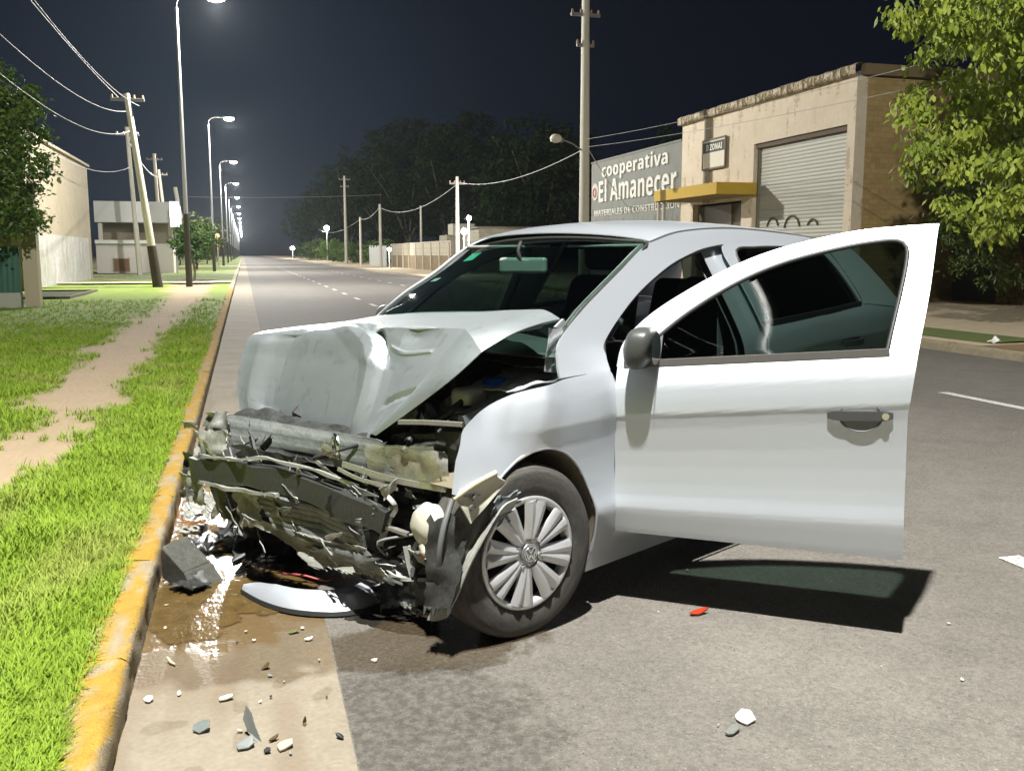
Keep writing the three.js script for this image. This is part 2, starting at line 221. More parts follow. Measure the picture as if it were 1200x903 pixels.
{ // grass blades
  const r = rng(77), blade = (h, w, lean, a) => { const g = grid(1, 3, (u, v) => { const hw = w * (1 - v * .92) * (u - .5), b = lean * v * v; return [Math.cos(a) * hw + Math.sin(a) * b, h * v * (1 - .25 * v * lean / h), -Math.sin(a) * hw + Math.cos(a) * b]; }); return g; };
  const tuft = (n, H) => merge(Array.from({ length: n }, () => { const g = blade(H * (.5 + r() * .6), .0045 + r() * .003, H * (.2 + r() * .7), r() * 6.28); g.translate((r() - .5) * .045, 0, (r() - .5) * .045); return g; }));
  const spots = []; const add = (x, z, s) => spots.push([x, z, s]);
  let guard = 0; while (spots.length < 52000 && guard++ < 400000) { const z = 1.9 + Math.pow(r(), 1.7) * 24, left = -.235 * z - .5, x = -.475 - r() * (-left); const edge = x > -.62; if (r() < dirtAt(x, z) * 1.15 || r() < sstep(7, 19, z) * .95) continue; const patch = .5 + .5 * N3(x * 2.5, 3, z * 1.8); if (z < 3.1 && patch < .45 && r() < .5) continue; add(x, z, (.55 + patch * .75) * (edge ? .8 : 1) * (1 + z * .012)); }
  const mg = M(1, 1, 1, .75, 0, {}); const geos = [tuft(7, .055), tuft(6, .075)];
  const grass = new THREE.Group(); const im = [0, 1].map(k => { const n = spots.filter((_, i) => i % 2 === k).length; const m = new THREE.InstancedMesh(geos[k], mg, n); m.name = numbered('lawn_grass'); m.castShadow = m.receiveShadow = true; return m; });
  const o = new THREE.Object3D(), c = new THREE.Color(), cnt = [0, 0];
  spots.forEach(([x, z, s], i) => { const k = i % 2; o.position.set(x, vergeY(x, z) - .004, -z); o.rotation.set((r() - .5) * .5, r() * 6.28, (r() - .5) * .5); o.scale.set(s * 1.2, s, s * 1.2); o.updateMatrix(); im[k].setMatrixAt(cnt[k], o.matrix); const d = sstep(.5, .8, .5 + .5 * N3(x * 2.2 + 5, 1, z * 1.1)), q = r(); c.setRGB(lerp(.16, .30, q * .5 + d * .5), lerp(.27, .38, q * .6 + d * .2), lerp(.014, .05, d)); im[k].setColorAt(cnt[k]++, c); });
  for (const m of im) { scene.add(m); }
  im[0].userData = { label: 'short bright green lawn grass on the verge beside the kerb', category: 'grass', kind: 'stuff' };
  im[1].userData = { label: 'longer lime green grass blades tufting through the verge lawn', category: 'grass', kind: 'stuff' };
}
// right pavement: sand-coloured footway, grass strip and driveway
{
  const side = tex(512, 512, (u, v) => mixc([.42, .335, .215], [.56, .46, .32], n16(u, v) * .5 + n64(u, v) * .3 + n256(u, v) * .2));
  const mSide = M(1, 1, 1, .92, 0, { map: side });
  struct('pavement', sheetXZ(9.16, 60, -20, 700, 10, 60, .11, 3, null, 1.6), mSide);
  const gs = struct('grass_strip', sheetXZ(9.5, 10.6, 10.2, 40, 8, 60, (x, z) => .115 + .03 * Math.max(0, Math.sin((x - 9.5) / 1.1 * Math.PI)) * (.6 + .6 * N3(x * 3, 2, z * 2)), 2), M(.12, .165, .03, .95, 0, { bumpMap: asphaltBump, bumpScale: .02 }));
  struct('driveway', sheetXZ(9.16, 13.2, 3, 10.0, 6, 8, .116, 2), M(.44, .36, .245, .9, 0, { map: side }));
}
// ---------------------------------------------------------------- street lamps (lit)
const mGalv = M(.42, .43, .42, .55, .6), mPoleDark = M(.06, .055, .045, .85), mHousing = M(.30, .31, .32, .5, .4);
const mLens = M(.9, .9, .85, .4, 0, {}); mLens.emissive = new THREE.Color().setRGB(1, .97, .88); mLens.emissiveIntensity = 40; mLens.name = 'lamp_lens';
function streetLamp(z, i, H = 10, lx = -.62, light = true, label) {
  const t = thing('street_lamp', label, 'street lamp', [-1.92, .1, -z], 0, 'street lamps along the left verge'); const ax = lx + 1.92;
  part('pole_base', tube([[0, -.1, 0], [0, 1.3, 0], [0, 2.6, 0]], .12, 4, 10, .105), mPoleDark, t);
  part('pole', tube([[0, 2.6, 0], [0, 5, 0], [0, 7.5, 0], [0, H - .35, 0]], .075, 8, 8, .05), mGalv, t);
  part('arm', tube([[0, H - .4, 0], [.06, H - .1, 0], [.3, H + .10, 0], [ax - .28, H + .16, 0]], .013, 10, 6, .012), mPoleDark, t);
  const head = grp('luminaire', t); head.position.set(ax, H + .15, 0);
  mesh('housing', new RoundedBoxGeometry(.74, .08, .4, 3, .035), mHousing, head);
  const lens = mesh('lamp_lens', new THREE.SphereGeometry(1, 24, 14).scale(.33, .13, .24).translate(.03, -.08, 0), mLens, head);
  if (light) { const l = new THREE.PointLight(LAMP_COLOR, LAMP_CD * (i ? 1.1 : 1), 0, 2); l.position.set(.03, -.26, 0); l.shadow.radius = 6; l.castShadow = true; head.add(l); }
  return t;
}
const lampZ = [.15, 36, 67, 98, 128, 159, 190, 222, 254, 287, 322, 360, 402, 450, 505];
const ord = ['first', 'second', 'third', 'fourth', 'fifth', 'sixth', 'seventh', 'eighth', 'ninth', 'tenth', 'eleventh', 'twelfth', 'thirteenth', 'fourteenth', 'fifteenth'];
lampZ.forEach((z, i) => streetLamp(z, i, 10, i ? -.62 : -.42, true, i === 0 ? 'tall grey street lamp standing above the wrecked car' : i === 1 ? 'tall street lamp with a dark base behind the small bushy tree' : `lit street lamp, ${ord[i]} from the wreck down the row along the verge`));

// ---------------------------------------------------------------- poles and wires
const woodTex = tex(128, 512, (u, v) => { const n = n64(u, v * .12) * .6 + n16(u, v) * .4; return mixc([.20, .165, .115], [.38, .33, .25], n); });
const mWoodPole = M(1, 1, 1, .9, 0, { map: woodTex }), mConcPole = M(1, 1, 1, .88, 0, { map: tex(64, 256, (u, v) => mixc([.44, .42, .34], [.62, .59, .49], n16(u, v) * .6 + n64(u, v) * .4)) });
const mWire = M(.40, .40, .39, .6, 0), mBark = M(.05, .042, .03, .95), mInsul = M(.35, .2, .12, .35), mIron = M(.22, .22, .21, .6, .5);
function utilityPole(label, base, top, r0, r1, mat, o = {}) {
  const t = thing('utility_pole', label, 'utility pole', [base[0], base[1], -base[2]], 0, o.group);
  const d = V3(top[0] - base[0], top[1] - base[1], -(top[2] - base[2]));
  part('pole', tube([[0, 0, 0], d.clone().multiplyScalar(.5).toArray(), d.toArray()], r0, 8, 9, r1), mat, t);
  if (o.dark) part('tarred_base', tube([[0, -.05, 0], d.clone().multiplyScalar(.15).toArray(), d.clone().multiplyScalar(o.dark).toArray()], r0 + .03, 5, 9, r0 + .005), mBark, t);
  for (const [f, w, ax] of (o.arms || [])) { const p = d.clone().multiplyScalar(f); part('cross_arm', box(ax === 'z' ? .09 : w, .1, ax === 'z' ? w : .09, p.x, p.y, p.z, .01), mIron, t);
    for (const s of [-.45, -.15, .2, .45]) { const q = p.clone(); q[ax === 'z' ? 'z' : 'x'] += s * w; q.y += .1; part('insulator', new THREE.CylinderGeometry(.03, .045, .13, 8).translate(q.x, q.y, q.z), mInsul, t); } }
  return t;
}
function wire(label, a, b, sag, r = .012, group) { // a, b as x, y, forward z
  const pts = []; for (let i = 0; i <= 14; i++) { const t = i / 14; pts.push([lerp(a[0], b[0], t), lerp(a[1], b[1], t) - sag * 4 * t * (1 - t), -lerp(a[2], b[2], t)]); }
  return single('power_line', tube(pts, r, 30, 5), mWire, label, 'power line', group);
}
utilityPole('leaning pale utility pole with a tarred black foot on the verge', [-2.97, .1, 35.8], [-3.67, 6.75, 35.8], .15, .10, mConcPole, { dark: .22, arms: [[.97, 1.1, 'x']] });
utilityPole('upright thin utility pole in front of the flat roofed house', [-5.57, .1, 56.2], [-5.85, 8.1, 56.2], .15, .10, mConcPole, { arms: [[.95, 1.2, 'x']] });
utilityPole('utility pole beside the bright lit sign board', [-5.43, .1, 77.4], [-5.95, 7.6, 77.4], .16, .11, mConcPole, { arms: [[.95, 1.2, 'x']] });
utilityPole('tallest utility pole behind the white house roof', [-7.27, .1, 93.2], [-7.5, 10.3, 93.2], .2, .14, mConcPole, { arms: [[.95, 1.4, 'x']] });
utilityPole('short leaning pole with white boxes past the small tree', [-4.7, .1, 88], [-5.5, 7.0, 88], .2, .17, mConcPole, {});
utilityPole('utility pole on the lawn beside the lamp above the wreck', [-3.3, .1, -4], [-3.45, 7.3, -4], .15, .11, mConcPole, { arms: [[.96, 1.2, 'x']] });
[[6.6, .55, 7.1], [6.35, 1.2, 6.9], [6.15, 1.6, 6.7], [5.5, 1.75, 6.1]].forEach(([ya, sag, yb], i) => wire(['topmost wire strung to the leaning pole with the tarred foot', 'second wire from the top of the leaning tarred pole', 'third wire from the top of the leaning tarred pole', 'lowest slack wire hung on the leaning tarred pole'][i], [-3.62 + [-.3, .35, -.1, 0][i], ya, 35.8], [-3.4 + [-.4, .4, -.2, 0][i], yb, -4], sag, .009, 'wires along the left verge'));
wire('slack service wire from the tall left wall to a pole', [-6.7, 5.2, 34], [-5.75, 6.0, 56.2], .7, .011);
wire('wire between two utility poles in front of the house', [-3.6, 5.7, 35.8], [-5.85, 7.6, 56.2], .6, .011);
wire('wire from the house pole down towards the street lamp', [-5.8, 7.4, 56.2], [-5.9, 7.0, 77.4], .5, .02);
wire('wire crossing over the street between lamp rows', [-5.0, 6.2, 88], [13, 6.9, 92], .15, .012);
const bigPole = utilityPole('thick round concrete utility pole in front of the shop sign', [10.9, .1, 29.7], [10.95, 9.6, 29.9], .19, .13, mConcPole, { arms: [[.93, 1.0, 'x'], [.83, .6, 'x']] });
part('transformer', (() => { const g = new THREE.CylinderGeometry(.30, .30, .8, 16).translate(-.15, 9.75, -.1); return g; })(), M(.12, .125, .11, .6, .3), bigPole);
part('bracket', box(.22, .5, .22, .05, 7.9, -.2, .02), mIron, bigPole);
{ // cobra-head lamp on the pole, switched off
  const t = thing('bracket_lamp', 'unlit round headed lamp on an arm from the concrete pole', 'street lamp', [10.9, 4.75, -29.7]);
  part('arm', tube([[-.12, -.1, 0], [-.45, .1, 0], [-.85, .22, 0]], .025, 8, 6), mIron, t);
  part('lamp_head', new THREE.SphereGeometry(.16, 14, 10).scale(1.25, .9, 1).translate(-1.0, .24, 0), M(.62, .58, .45, .35), t);
  part('collar', new THREE.CylinderGeometry(.06, .09, .14, 10).rotateZ(1.2).translate(-.83, .21, 0), mIron, t);
}
utilityPole('tall pole with two cross arms among the roadside shrubs', [12, .1, 116], [12, 10.5, 116], .2, .13, mConcPole, { arms: [[.96, 1.4, 'x'], [.88, 1.0, 'x']] });
utilityPole('short pole between the tall pole and the block wall', [12, .1, 101], [12, 5.1, 101], .16, .12, mConcPole);
utilityPole('pole at the near end of the block wall', [12, .1, 86], [12, 5.7, 86], .16, .11, mConcPole);
utilityPole('thin pole standing behind the block wall', [15, .1, 82], [15, 5.4, 82], .12, .09, mConcPole);
utilityPole('pole with bright twin lamps by the block wall', [11.8, .1, 53], [11.8, 5.6, 53], .13, .09, mConcPole, { arms: [[.93, .9, 'x']] });
wire('slack wire from the concrete pole to the twin lamp pole', [10.9, 4.7, 29.7], [11.8, 5.3, 53], .5, .014);
wire('slack wire from the twin lamp pole to the block wall pole', [11.8, 5.2, 53], [12, 5.4, 86], .9, .02);
wire('slack wire from the block wall pole to the tall pole', [12, 5.5, 86], [12, 4.9, 101], .4, .03);
wire('slack wire running on past the tall pole', [12, 4.9, 101], [12, 5.2, 158], .9, .02);
wire('upper wire crossing the pale shop front', [10.95, 5.0, 29.7], [11.6, 4.6, 4], .25, .006);
wire('lower wire crossing the pale shop front', [10.95, 4.75, 29.7], [11.6, 4.15, 4], .25, .006);
wire('stay wire running down across the grey sign wall', [10.95, 4.8, 29.7], [14.45, 3.1, 34.5], .1, .012);
function postLamp(label, x, y, z, cd, r, warm) {
  const t = thing('post_lamp', label, 'lamp', [x, .1, -z]);
  part('post', tube([[0, 0, 0], [0, y / 2, 0], [0, y - .1, 0]], .05, 4, 8), M(.5, .5, .48, .6), t);
  const m = mLens.clone(); if (warm) { m.emissive.setRGB(1, .5, .14); m.emissiveIntensity = 9; }
  part('lamp_globe', new THREE.SphereGeometry(r, 14, 10).translate(0, y - .1 + r * .8, 0), m, t); part('cap', new THREE.CylinderGeometry(r * .35, r * .5, r * .35, 10).translate(0, y - .1 + r * 1.9, 0), mIron, t);
  const l = new THREE.PointLight(warm ? new THREE.Color().setRGB(1, .5, .14) : LAMP_COLOR, cd, 0, 2); l.position.set(-r - .12, y - .1 + r * .6, .06); l.shadow.radius = 5; l.castShadow = true; t.add(l);
}
postLamp('bright white globe lamp on a post by the twin lamp pole', 11.5, 2.35, 50, 60, .16);
postLamp('higher white globe lamp above the block wall', 11.9, 3.1, 50.6, 40, .13);
postLamp('low white lamp on a short post before the block wall', 11.3, 1.5, 76, 30, .15);
postLamp('white lamp on a post among the shrubs under the dark trees', 12.6, 4.9, 150, 260, .38);
postLamp('last white post lamp beyond the row of shrubs', 11.5, 2.2, 235, 260, .5);
postLamp('orange lamp on a post under the street lamp row', -2.2, 2.75, 90, 40, .17, true);

// ---------------------------------------------------------------- right hand buildings
const plaster = (a, b, s = 1) => tex(512, 512, (u, v) => { const n = n8(u, v) * .4 + n32(u, v) * .3 + n64(u, v * .25) * .3, st = sstep(.62, .8, n16(u, v * .3) * .7 + n64(u, v) * .3); return mixc(mixc(a, b, n), [a[0] * .6, a[1] * .56, a[2] * .48], st * .6); });
const mPlaster = M(1, 1, 1, .92, 0, { map: plaster([.58, .49, .365], [.70, .61, .47]) }), mGreyWall = M(1, 1, 1, .92, 0, { map: plaster([.185, .19, .17], [.225, .235, .21]) });
const brickTex = tex(512, 512, (u, v) => { const row = Math.floor(v * 24), x = u * 12 + (row % 2) * .5, fx = x % 1, fy = v * 24 % 1; const mortar = fx < .05 || fy < .10; const n = n64(u, v) * .5 + n16(u, v) * .5, b = rng(Math.floor(x) * 131 + row * 7919)(); const c = mixc([.29, .20, .075], [.46, .33, .14], n * .5 + b * .5); return mortar ? mixc(c, [.20, .16, .10], .6) : c; });
const mBrick = M(1, 1, 1, .95, 0, { map: brickTex });
{
  const t = thing('shop_building', 'pale plastered shop building with a roller shutter and a weathered cornice', 'building');
  const fx = 14.5, wall = [];
  const W = (z0, z1, y0, y1, x0 = fx, x1 = fx + .3) => boxM(x1 - x0, y1 - y0, z1 - z0, (x0 + x1) / 2, (y0 + y1) / 2, -(z0 + z1) / 2, 3);
  wall.push(W(20.4, 20.72, 0, 4.46), W(25.17, 25.8, 0, 4.46), W(29.0, 29.92, 0, 4.46), W(25.8, 29.0, 2.9, 4.46), W(20.4, 29.92, 4.46, 5.58));
  part('facade_wall', merge(wall), mPlaster, t);
  part('pilaster', W(27.85, 28.25, 2.9, 5.56, fx - .05, fx), M(.30, .26, .185, .92), t);
  part('side_wall', boxM(9, 5.55, .3, fx + .3 + 4.5, 2.775, -20.55, 3), mBrick, t);
  part('rear_wall', boxM(9, 5.4, .3, fx + .3 + 4.5, 2.7, -29.7, 3), mBrick, t);
  part('roof', boxM(9.2, .15, 9.4, fx + 4.7, 5.62, -25.15, 3), M(.2, .19, .17, .95), t);
  // cornice: broken tiles and flaked render
  const cTex = tex(512, 128, (u, v) => { const n = n32(u, v * .3) * .6 + n128(u, v * .4) * .5; return n > .66 ? [.55, .50, .40] : n < .40 ? [.10, .075, .04] : mixc([.17, .125, .06], [.32, .24, .12], n32(v, u)); });
  part('cornice', uvM(grid(80, 5, (u, v) => { const pr = [[0, 5.58], [-.14, 5.58], [-.16, 5.66], [-.16, 5.80], [-.05, 5.86], [.3, 5.86]][Math.round(v * 5)]; const z = lerp(20.28, 30.0, u); return [fx + pr[0] + .02 * N3(z * 3, v * 4, 1), pr[1] + .03 * N3(z * 4, v * 2, 5) * (v > .3), -z]; }), 2.4), M(1, 1, 1, .95, 0, { map: cTex }), t);
  part('cornice_return', boxM(9, .26, .16, fx + 4.6, 5.71, -20.33, 1), M(.19, .14, .07, .95), t);
  const sh = grp('roller_shutter', t); const mSlat = M(.40, .40, .34, .6, .15), n = 42, y0 = .12, y1 = 4.34, hh = (y1 - y0) / n; const slat = new THREE.CylinderGeometry(hh * .62, hh * .62, 4.4, 6, 1, false, 0, Math.PI).rotateX(Math.PI / 2).scale(.5, 1, 1);
  for (let i = 0; i < n; i++) { const s = part('slat', slat, mSlat, sh); s.position.set(fx + .22, y0 + hh * (i + .5), -22.95); s.rotation.z = Math.PI; s.rotation.y = 0; }
  mesh('slat_backing', boxM(.03, 4.3, 4.42, fx + .25, 2.25, -22.95), M(.12, .12, .10, .8), sh);
  for (const z of [20.76, 25.13]) part('guide_rail', box(.1, 4.36, .07, fx + .18, 2.2, -z), M(.24, .22, .16, .7, .3), sh);
  mesh('shutter_box', box(.2, .14, 4.4, fx + .17, 4.40, -22.95), M(.1, .07, .045, .8), sh);
  // dark green painted scrawl on the shutter's foot, and loops
  const loop = (cz, cy, r, a0, a1, w) => { const pts = []; for (let i = 0; i <= 10; i++) { const a = lerp(a0, a1, i / 10); pts.push([fx + .175, cy + Math.sin(a) * r, -(cz - Math.cos(a) * r)]); } return tube(pts, w, 14, 5); };
  part('graffiti_loop', loop(23.3, 1.95, .38, .2, 3.0, .03), M(.08, .09, .06, .8), sh); part('graffiti_loop', loop(24.3, 2.0, .3, .3, 2.9, .03), M(.08, .09, .06, .8), sh); part('graffiti_loop', loop(22.3, 1.95, .25, .4, 2.7, .03), M(.08, .09, .06, .8), sh);
  // canopy over the doorway
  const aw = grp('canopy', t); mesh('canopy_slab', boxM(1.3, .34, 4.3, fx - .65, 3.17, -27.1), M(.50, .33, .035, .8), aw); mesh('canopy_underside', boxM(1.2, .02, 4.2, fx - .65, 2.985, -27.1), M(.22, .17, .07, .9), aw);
  part('shop_door', boxM(.06, 2.75, 3.16, fx + .22, 1.45, -27.4, 1), M(.085, .07, .04, .7), t); part('door_mullion', box(.08, 2.75, .08, fx + .18, 1.45, -26.7), M(.12, .10, .06, .7), t);
  for (const [z, x] of [[28.9, fx - 1.1], [29.3, fx - 1.1]]) part('canopy_post', tube([[x, 0, -z], [x, 1.5, -z], [x, 3.0, -z]], .06, 4, 8), M(.5, .47, .4, .8), t);
  // plaque
  const c = document.createElement('canvas'); c.width = 256; c.height = 150; const k = c.getContext('2d'); k.fillStyle = '#d8d2bd'; k.fillRect(0, 0, 256, 150); k.fillStyle = '#474b46'; k.fillRect(0, 8, 256, 58); k.fillStyle = '#e6e4d6'; k.font = 'bold 46px sans-serif'; k.fillText('D ZONAI', 34, 54);
  const ct = new THREE.CanvasTexture(c); ct.colorSpace = THREE.SRGBColorSpace;
  const pl = single('wall_plaque', new THREE.PlaneGeometry(1.44, .84), M(1, 1, 1, .8, 0, { map: ct }), 'framed white plaque with a dark lettered band on the shop wall', 'sign'); pl.rotation.y = -Math.PI / 2; pl.position.set(fx - .085, 4.42, -27.48);
  const fr = part('plaque_frame', merge([box(.05, .05, 1.54, 0, -.45, 0), box(.05, .05, 1.54, 0, .45, 0), box(.05, .85, .05, 0, 0, .745), box(.05, .85, .05, 0, 0, -.745)]).rotateY(Math.PI / 2), M(.13, .09, .06, .7), pl);
  part('plaque_back', box(1.5, .88, .03, 0, 0, -.02), M(.1, .08, .06, .8), pl);
}
{
  const t = thing('sign_wall', 'grey wall lettered cooperativa El Amanecer', 'wall');
  part('wall', boxM(.3, 5.08, 8.7, 14.65, 2.54, -34.28, 3), mGreyWall, t);
  part('coping', boxM(.36, .07, 8.7, 14.65, 5.115, -34.28, 2), M(.20, .20, .18, .9), t);
  const font = await new FontLoader().loadAsync('fonts/droid/droid_sans_bold.typeface.json');
  const mLet = M(.60, .59, .53, .7); const line = (txt, y, zL, zR, cap, depth, nm) => { const g = new TextGeometry(txt, { font, size: cap, depth, curveSegments: 4, bevelEnabled: false }); g.computeBoundingBox(); const b = g.boundingBox; g.translate(-b.min.x, 0, 0); g.scale((zL - zR) / (b.max.x - b.min.x), 1, 1); const m = part(nm, g, mLet, t); m.rotation.y = -Math.PI / 2; m.position.set(14.495, y, -zL); return m; };
  line('cooperativa', 4.42, 37.3, 30.95, .52, .05, 'lettering'); line('El Amanecer', 3.42, 37.6, 30.2, .86, .06, 'lettering'); line('MATERIALES DE CONSTRUCCION', 2.86, 38.2, 29.98, .24, .02, 'lettering');
  const d = part('round_emblem', new THREE.CylinderGeometry(.36, .36, .03, 24).rotateZ(Math.PI / 2), M(.50, .47, .42, .8), t); d.position.set(14.485, 3.88, -38.13);
  const e = part('emblem_mark', new THREE.TorusGeometry(.17, .035, 6, 16).rotateY(Math.PI / 2), M(.38, .20, .14, .8), t); e.position.set(14.46, 3.84, -38.13);
}
{
  const t = thing('garden_wall', 'low brown brick wall under the leafy tree', 'wall');
  part('wall', boxM(.3, 1.5, 9, 17.6, .85, -14.2, 2), mBrick, t); part('coping', boxM(.36, .08, 9, 17.6, 1.64, -14.2, 2), M(.24, .18, .10, .95), t);
  const g = thing('metal_gate', 'dark green sheet metal gate beside the brown brick wall', 'gate'); part('gate_leaf', box(.06, 2.0, 1.55, 17.6, 1.1, -19.55, .01), M(.035, .055, .035, .7), g); part('gate_post', box(.14, 2.1, .14, 17.6, 1.15, -18.75, .01), M(.09, .08, .06, .8), g);
}
{ // block wall and yard buildings beyond
  const blockTex = tex(512, 256, (u, v) => { const row = Math.floor(v * 6), x = u * 8 + (row % 2) * .5, m = x % 1 < .04 || v * 6 % 1 < .09; const n = n32(u, v) * .5 + n8(u, v) * .5; const c = mixc([.30, .27, .20], [.46, .42, .32], n); return m ? [c[0] * .75, c[1] * .73, c[2] * .7] : c; });
  const t = thing('block_wall', 'pale block yard wall with posts and a brown gate recess', 'wall');
  const mB = M(1, 1, 1, .95, 0, { map: blockTex }), mLow = M(1, 1, 1, .95, 0, { map: plaster([.13, .095, .05], [.22, .165, .09]) });
  part('upper_blocks', boxM(.2, 1.0, 26, 13, 1.65, -73, 2), mB, t); part('lower_wall', boxM(.18, 1.1, 26, 13.03, .6, -73, 2), mLow, t);
  for (let i = 0; i < 9; i++) part('post', box(.24, 2.0, .25, 12.96, 1.05, -(60.5 + i * 3.1)), M(.40, .36, .27, .95), t);
  const s = thing('yard_shed', 'small block shed rising behind the pale yard wall', 'building'); part('wall', boxM(5, 2.9, 4, 17.5, 1.5, -63, 2), mB, s); part('roof', boxM(5.3, .12, 4.3, 17.5, 3.0, -63, 2), M(.22, .2, .16, .9), s);
  const s2 = thing('water_tank_house', 'boxy tank house behind the far part of the yard wall', 'building'); part('wall', boxM(3, 2.7, 3, 17, 1.4, -75, 2), mB, s2); part('tank_box', boxM(1.8, .9, 1.8, 17, 3.2, -75, 2), M(.45, .42, .34, .9), s2);
  const c = thing('corrugated_fence', 'pale corrugated sheet fence at the far end of the block wall', 'fence'); for (let i = 0; i < 12; i++) part('sheet', grid(10, 1, (u, v) => [12.6 + .02 * Math.sin(u * 30), .1 + v * (1.9 + .1 * Math.sin(i * 3)), -(86.5 + i * 1.02 + u)]), M(.42, .43, .41, .6, .3), c);
}
// ---------------------------------------------------------------- left hand buildings
{
  const t = thing('tall_wall_building', 'tall beige windowless building with a whitewashed lower wall', 'building');
  const wTex = tex(512, 512, (u, v) => { const n = n8(u, v) * .4 + n32(u, v) * .3 + n128(u, v) * .3; return mixc([.27, .225, .15], [.38, .325, .23], n); });
  const lTex = tex(512, 512, (u, v) => { const n = n16(u, v * .35) * .6 + n64(u, v * .5) * .4; return n > .55 ? mixc([.46, .46, .45], [.34, .31, .26], sstep(.55, .62, 1.17 - n)) : mixc([.27, .235, .17], [.46, .46, .45], n * 1.5); });
  part('street_wall', boxM(8, 5.3, 15.6, -10.9, 2.65, -40.8, 4), M(1, 1, 1, .95, 0, { map: wTex }), t);
  part('whitewash', boxM(.03, 1.9, 13.2, -6.883, 1.05, -41, 4), M(1, 1, 1, .95, 0, { map: lTex }), t);
  part('coping', boxM(8.2, .1, 15.8, -10.9, 5.35, -40.8, 3), M(.34, .30, .22, .95), t);
  part('corner_pier', boxM(.5, 5.2, .5, -6.72, 2.6, -33.05, 3), M(.42, .36, .25, .95), t); part('drain_pipe', tube([[-6.8, .1, -34.3], [-6.8, 2.5, -34.3], [-6.8, 5.2, -34.3]], .05, 6, 8), M(.16, .12, .08, .8), t);
  const h = thing('flat_roof_house', 'white flat roofed house with a deep shaded upper porch', 'house');
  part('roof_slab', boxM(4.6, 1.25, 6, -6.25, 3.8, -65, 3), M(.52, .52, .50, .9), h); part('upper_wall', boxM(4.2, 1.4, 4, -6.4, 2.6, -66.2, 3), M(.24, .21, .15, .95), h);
  part('ledge', boxM(3.2, .22, 1.2, -7.0, 2.0, -62.6, 3), M(.66, .66, .62, .9), h); part('lower_wall', boxM(4.4, 1.85, 4, -6.4, .97, -64.3, 3), M(.58, .55, .50, .95), h);
  part('window', box(.85, .72, .06, -7.2, .6, -62.28, .01), M(.17, .10, .05, .7), h); part('window_frame', merge([box(.95, .05, .08, -7.2, .98, -62.28), box(.95, .05, .08, -7.2, .22, -62.28), box(.05, .8, .08, -7.65, .6, -62.28), box(.05, .8, .08, -6.75, .6, -62.28)]), M(.30, .22, .14, .8), h);
  for (const x of [-8.3, -4.3]) part('porch_post', box(.22, 1.2, .22, x, 2.6, -62.4), M(.5, .48, .43, .9), h);
  const sg = thing('sign_board', 'bright white lit sign board on the verge past the house', 'sign', [-3.85, 0, -60]); part('post', tube([[0, 0, 0], [0, 1.5, 0], [0, 2.9, 0]], .05, 4, 8), mGalv, sg); const me = M(.85, .85, .85, .6, 0, {}); me.emissive = new THREE.Color(1, 1, .97); me.emissiveIntensity = .9; part('lit_panel', box(.5, 1.5, .12, 0, 3.6, 0, .02), me, sg);
  const sl = new THREE.PointLight(LAMP_COLOR, 20, 0, 2); sl.position.set(0, 3.6, .4); sl.castShadow = true; sg.add(sl);
  // meter boxes on the short leaning pole
  const bx = thing('meter_box', 'white meter boxes fixed on the short leaning pole', 'box', [-4.95, 4.2, -87.7]); part('cabinet', box(.6, .9, .3, 0, 0, 0, .02), M(.7, .7, .68, .6), bx); part('cabinet_door', box(.5, .8, .02, 0, 0, .165), M(.6, .6, .58, .6), bx);
}
{ // gate, low kerb beds
  const g = thing('green_gate', 'green sheet metal gate with a concrete foot at the lawn edge', 'gate', [0, 0, -23]);
  const mg = M(.03, .115, .075, .6); part('gate_leaf', grid(40, 1, (u, v) => [-6.4 + u * 1.62, .42 + v * 1.0, .012 * Math.sin(u * 160)]), mg, g); part('top_rail', box(1.7, .04, .05, -5.6, 1.44, 0), M(.12, .16, .12, .6), g); part('frame_post', box(.07, 1.3, .07, -4.78, .8, 0), mg, g); part('frame_post', box(.05, 1.4, .05, -5.12, .75, .6), M(.5, .55, .5, .6), g);
  part('concrete_foot', boxM(1.7, .34, .25, -5.6, .27, 0, 1), M(.42, .42, .34, .95), g);
  const p = thing('gate_pillar', 'beige concrete pillar beside the green gate', 'pillar', [-4.55, 0, -23.2]); part('shaft', boxM(.3, 2.7, .3, 0, 1.4, 0, 1), M(.46, .40, .28, .95), p); part('cap', boxM(.36, .08, .36, 0, 2.78, 0), M(.4, .35, .25, .95), p);
  const b = thing('low_border', 'low stone border round a dark planting bed on the lawn', 'border'); for (const [x, z, w, d] of [[-4.5, 29.5, .14, 5], [-5.2, 27.05, 1.3, .14], [-5.4, 31.9, 1.7, .14]]) part('edging', boxM(w, .10, d, x, .13, -z), M(.11, .09, .05, .95), b); part('soil', boxM(1.6, .04, 4.6, -5.35, .12, -29.5), M(.035, .045, .015, 1), b);
}
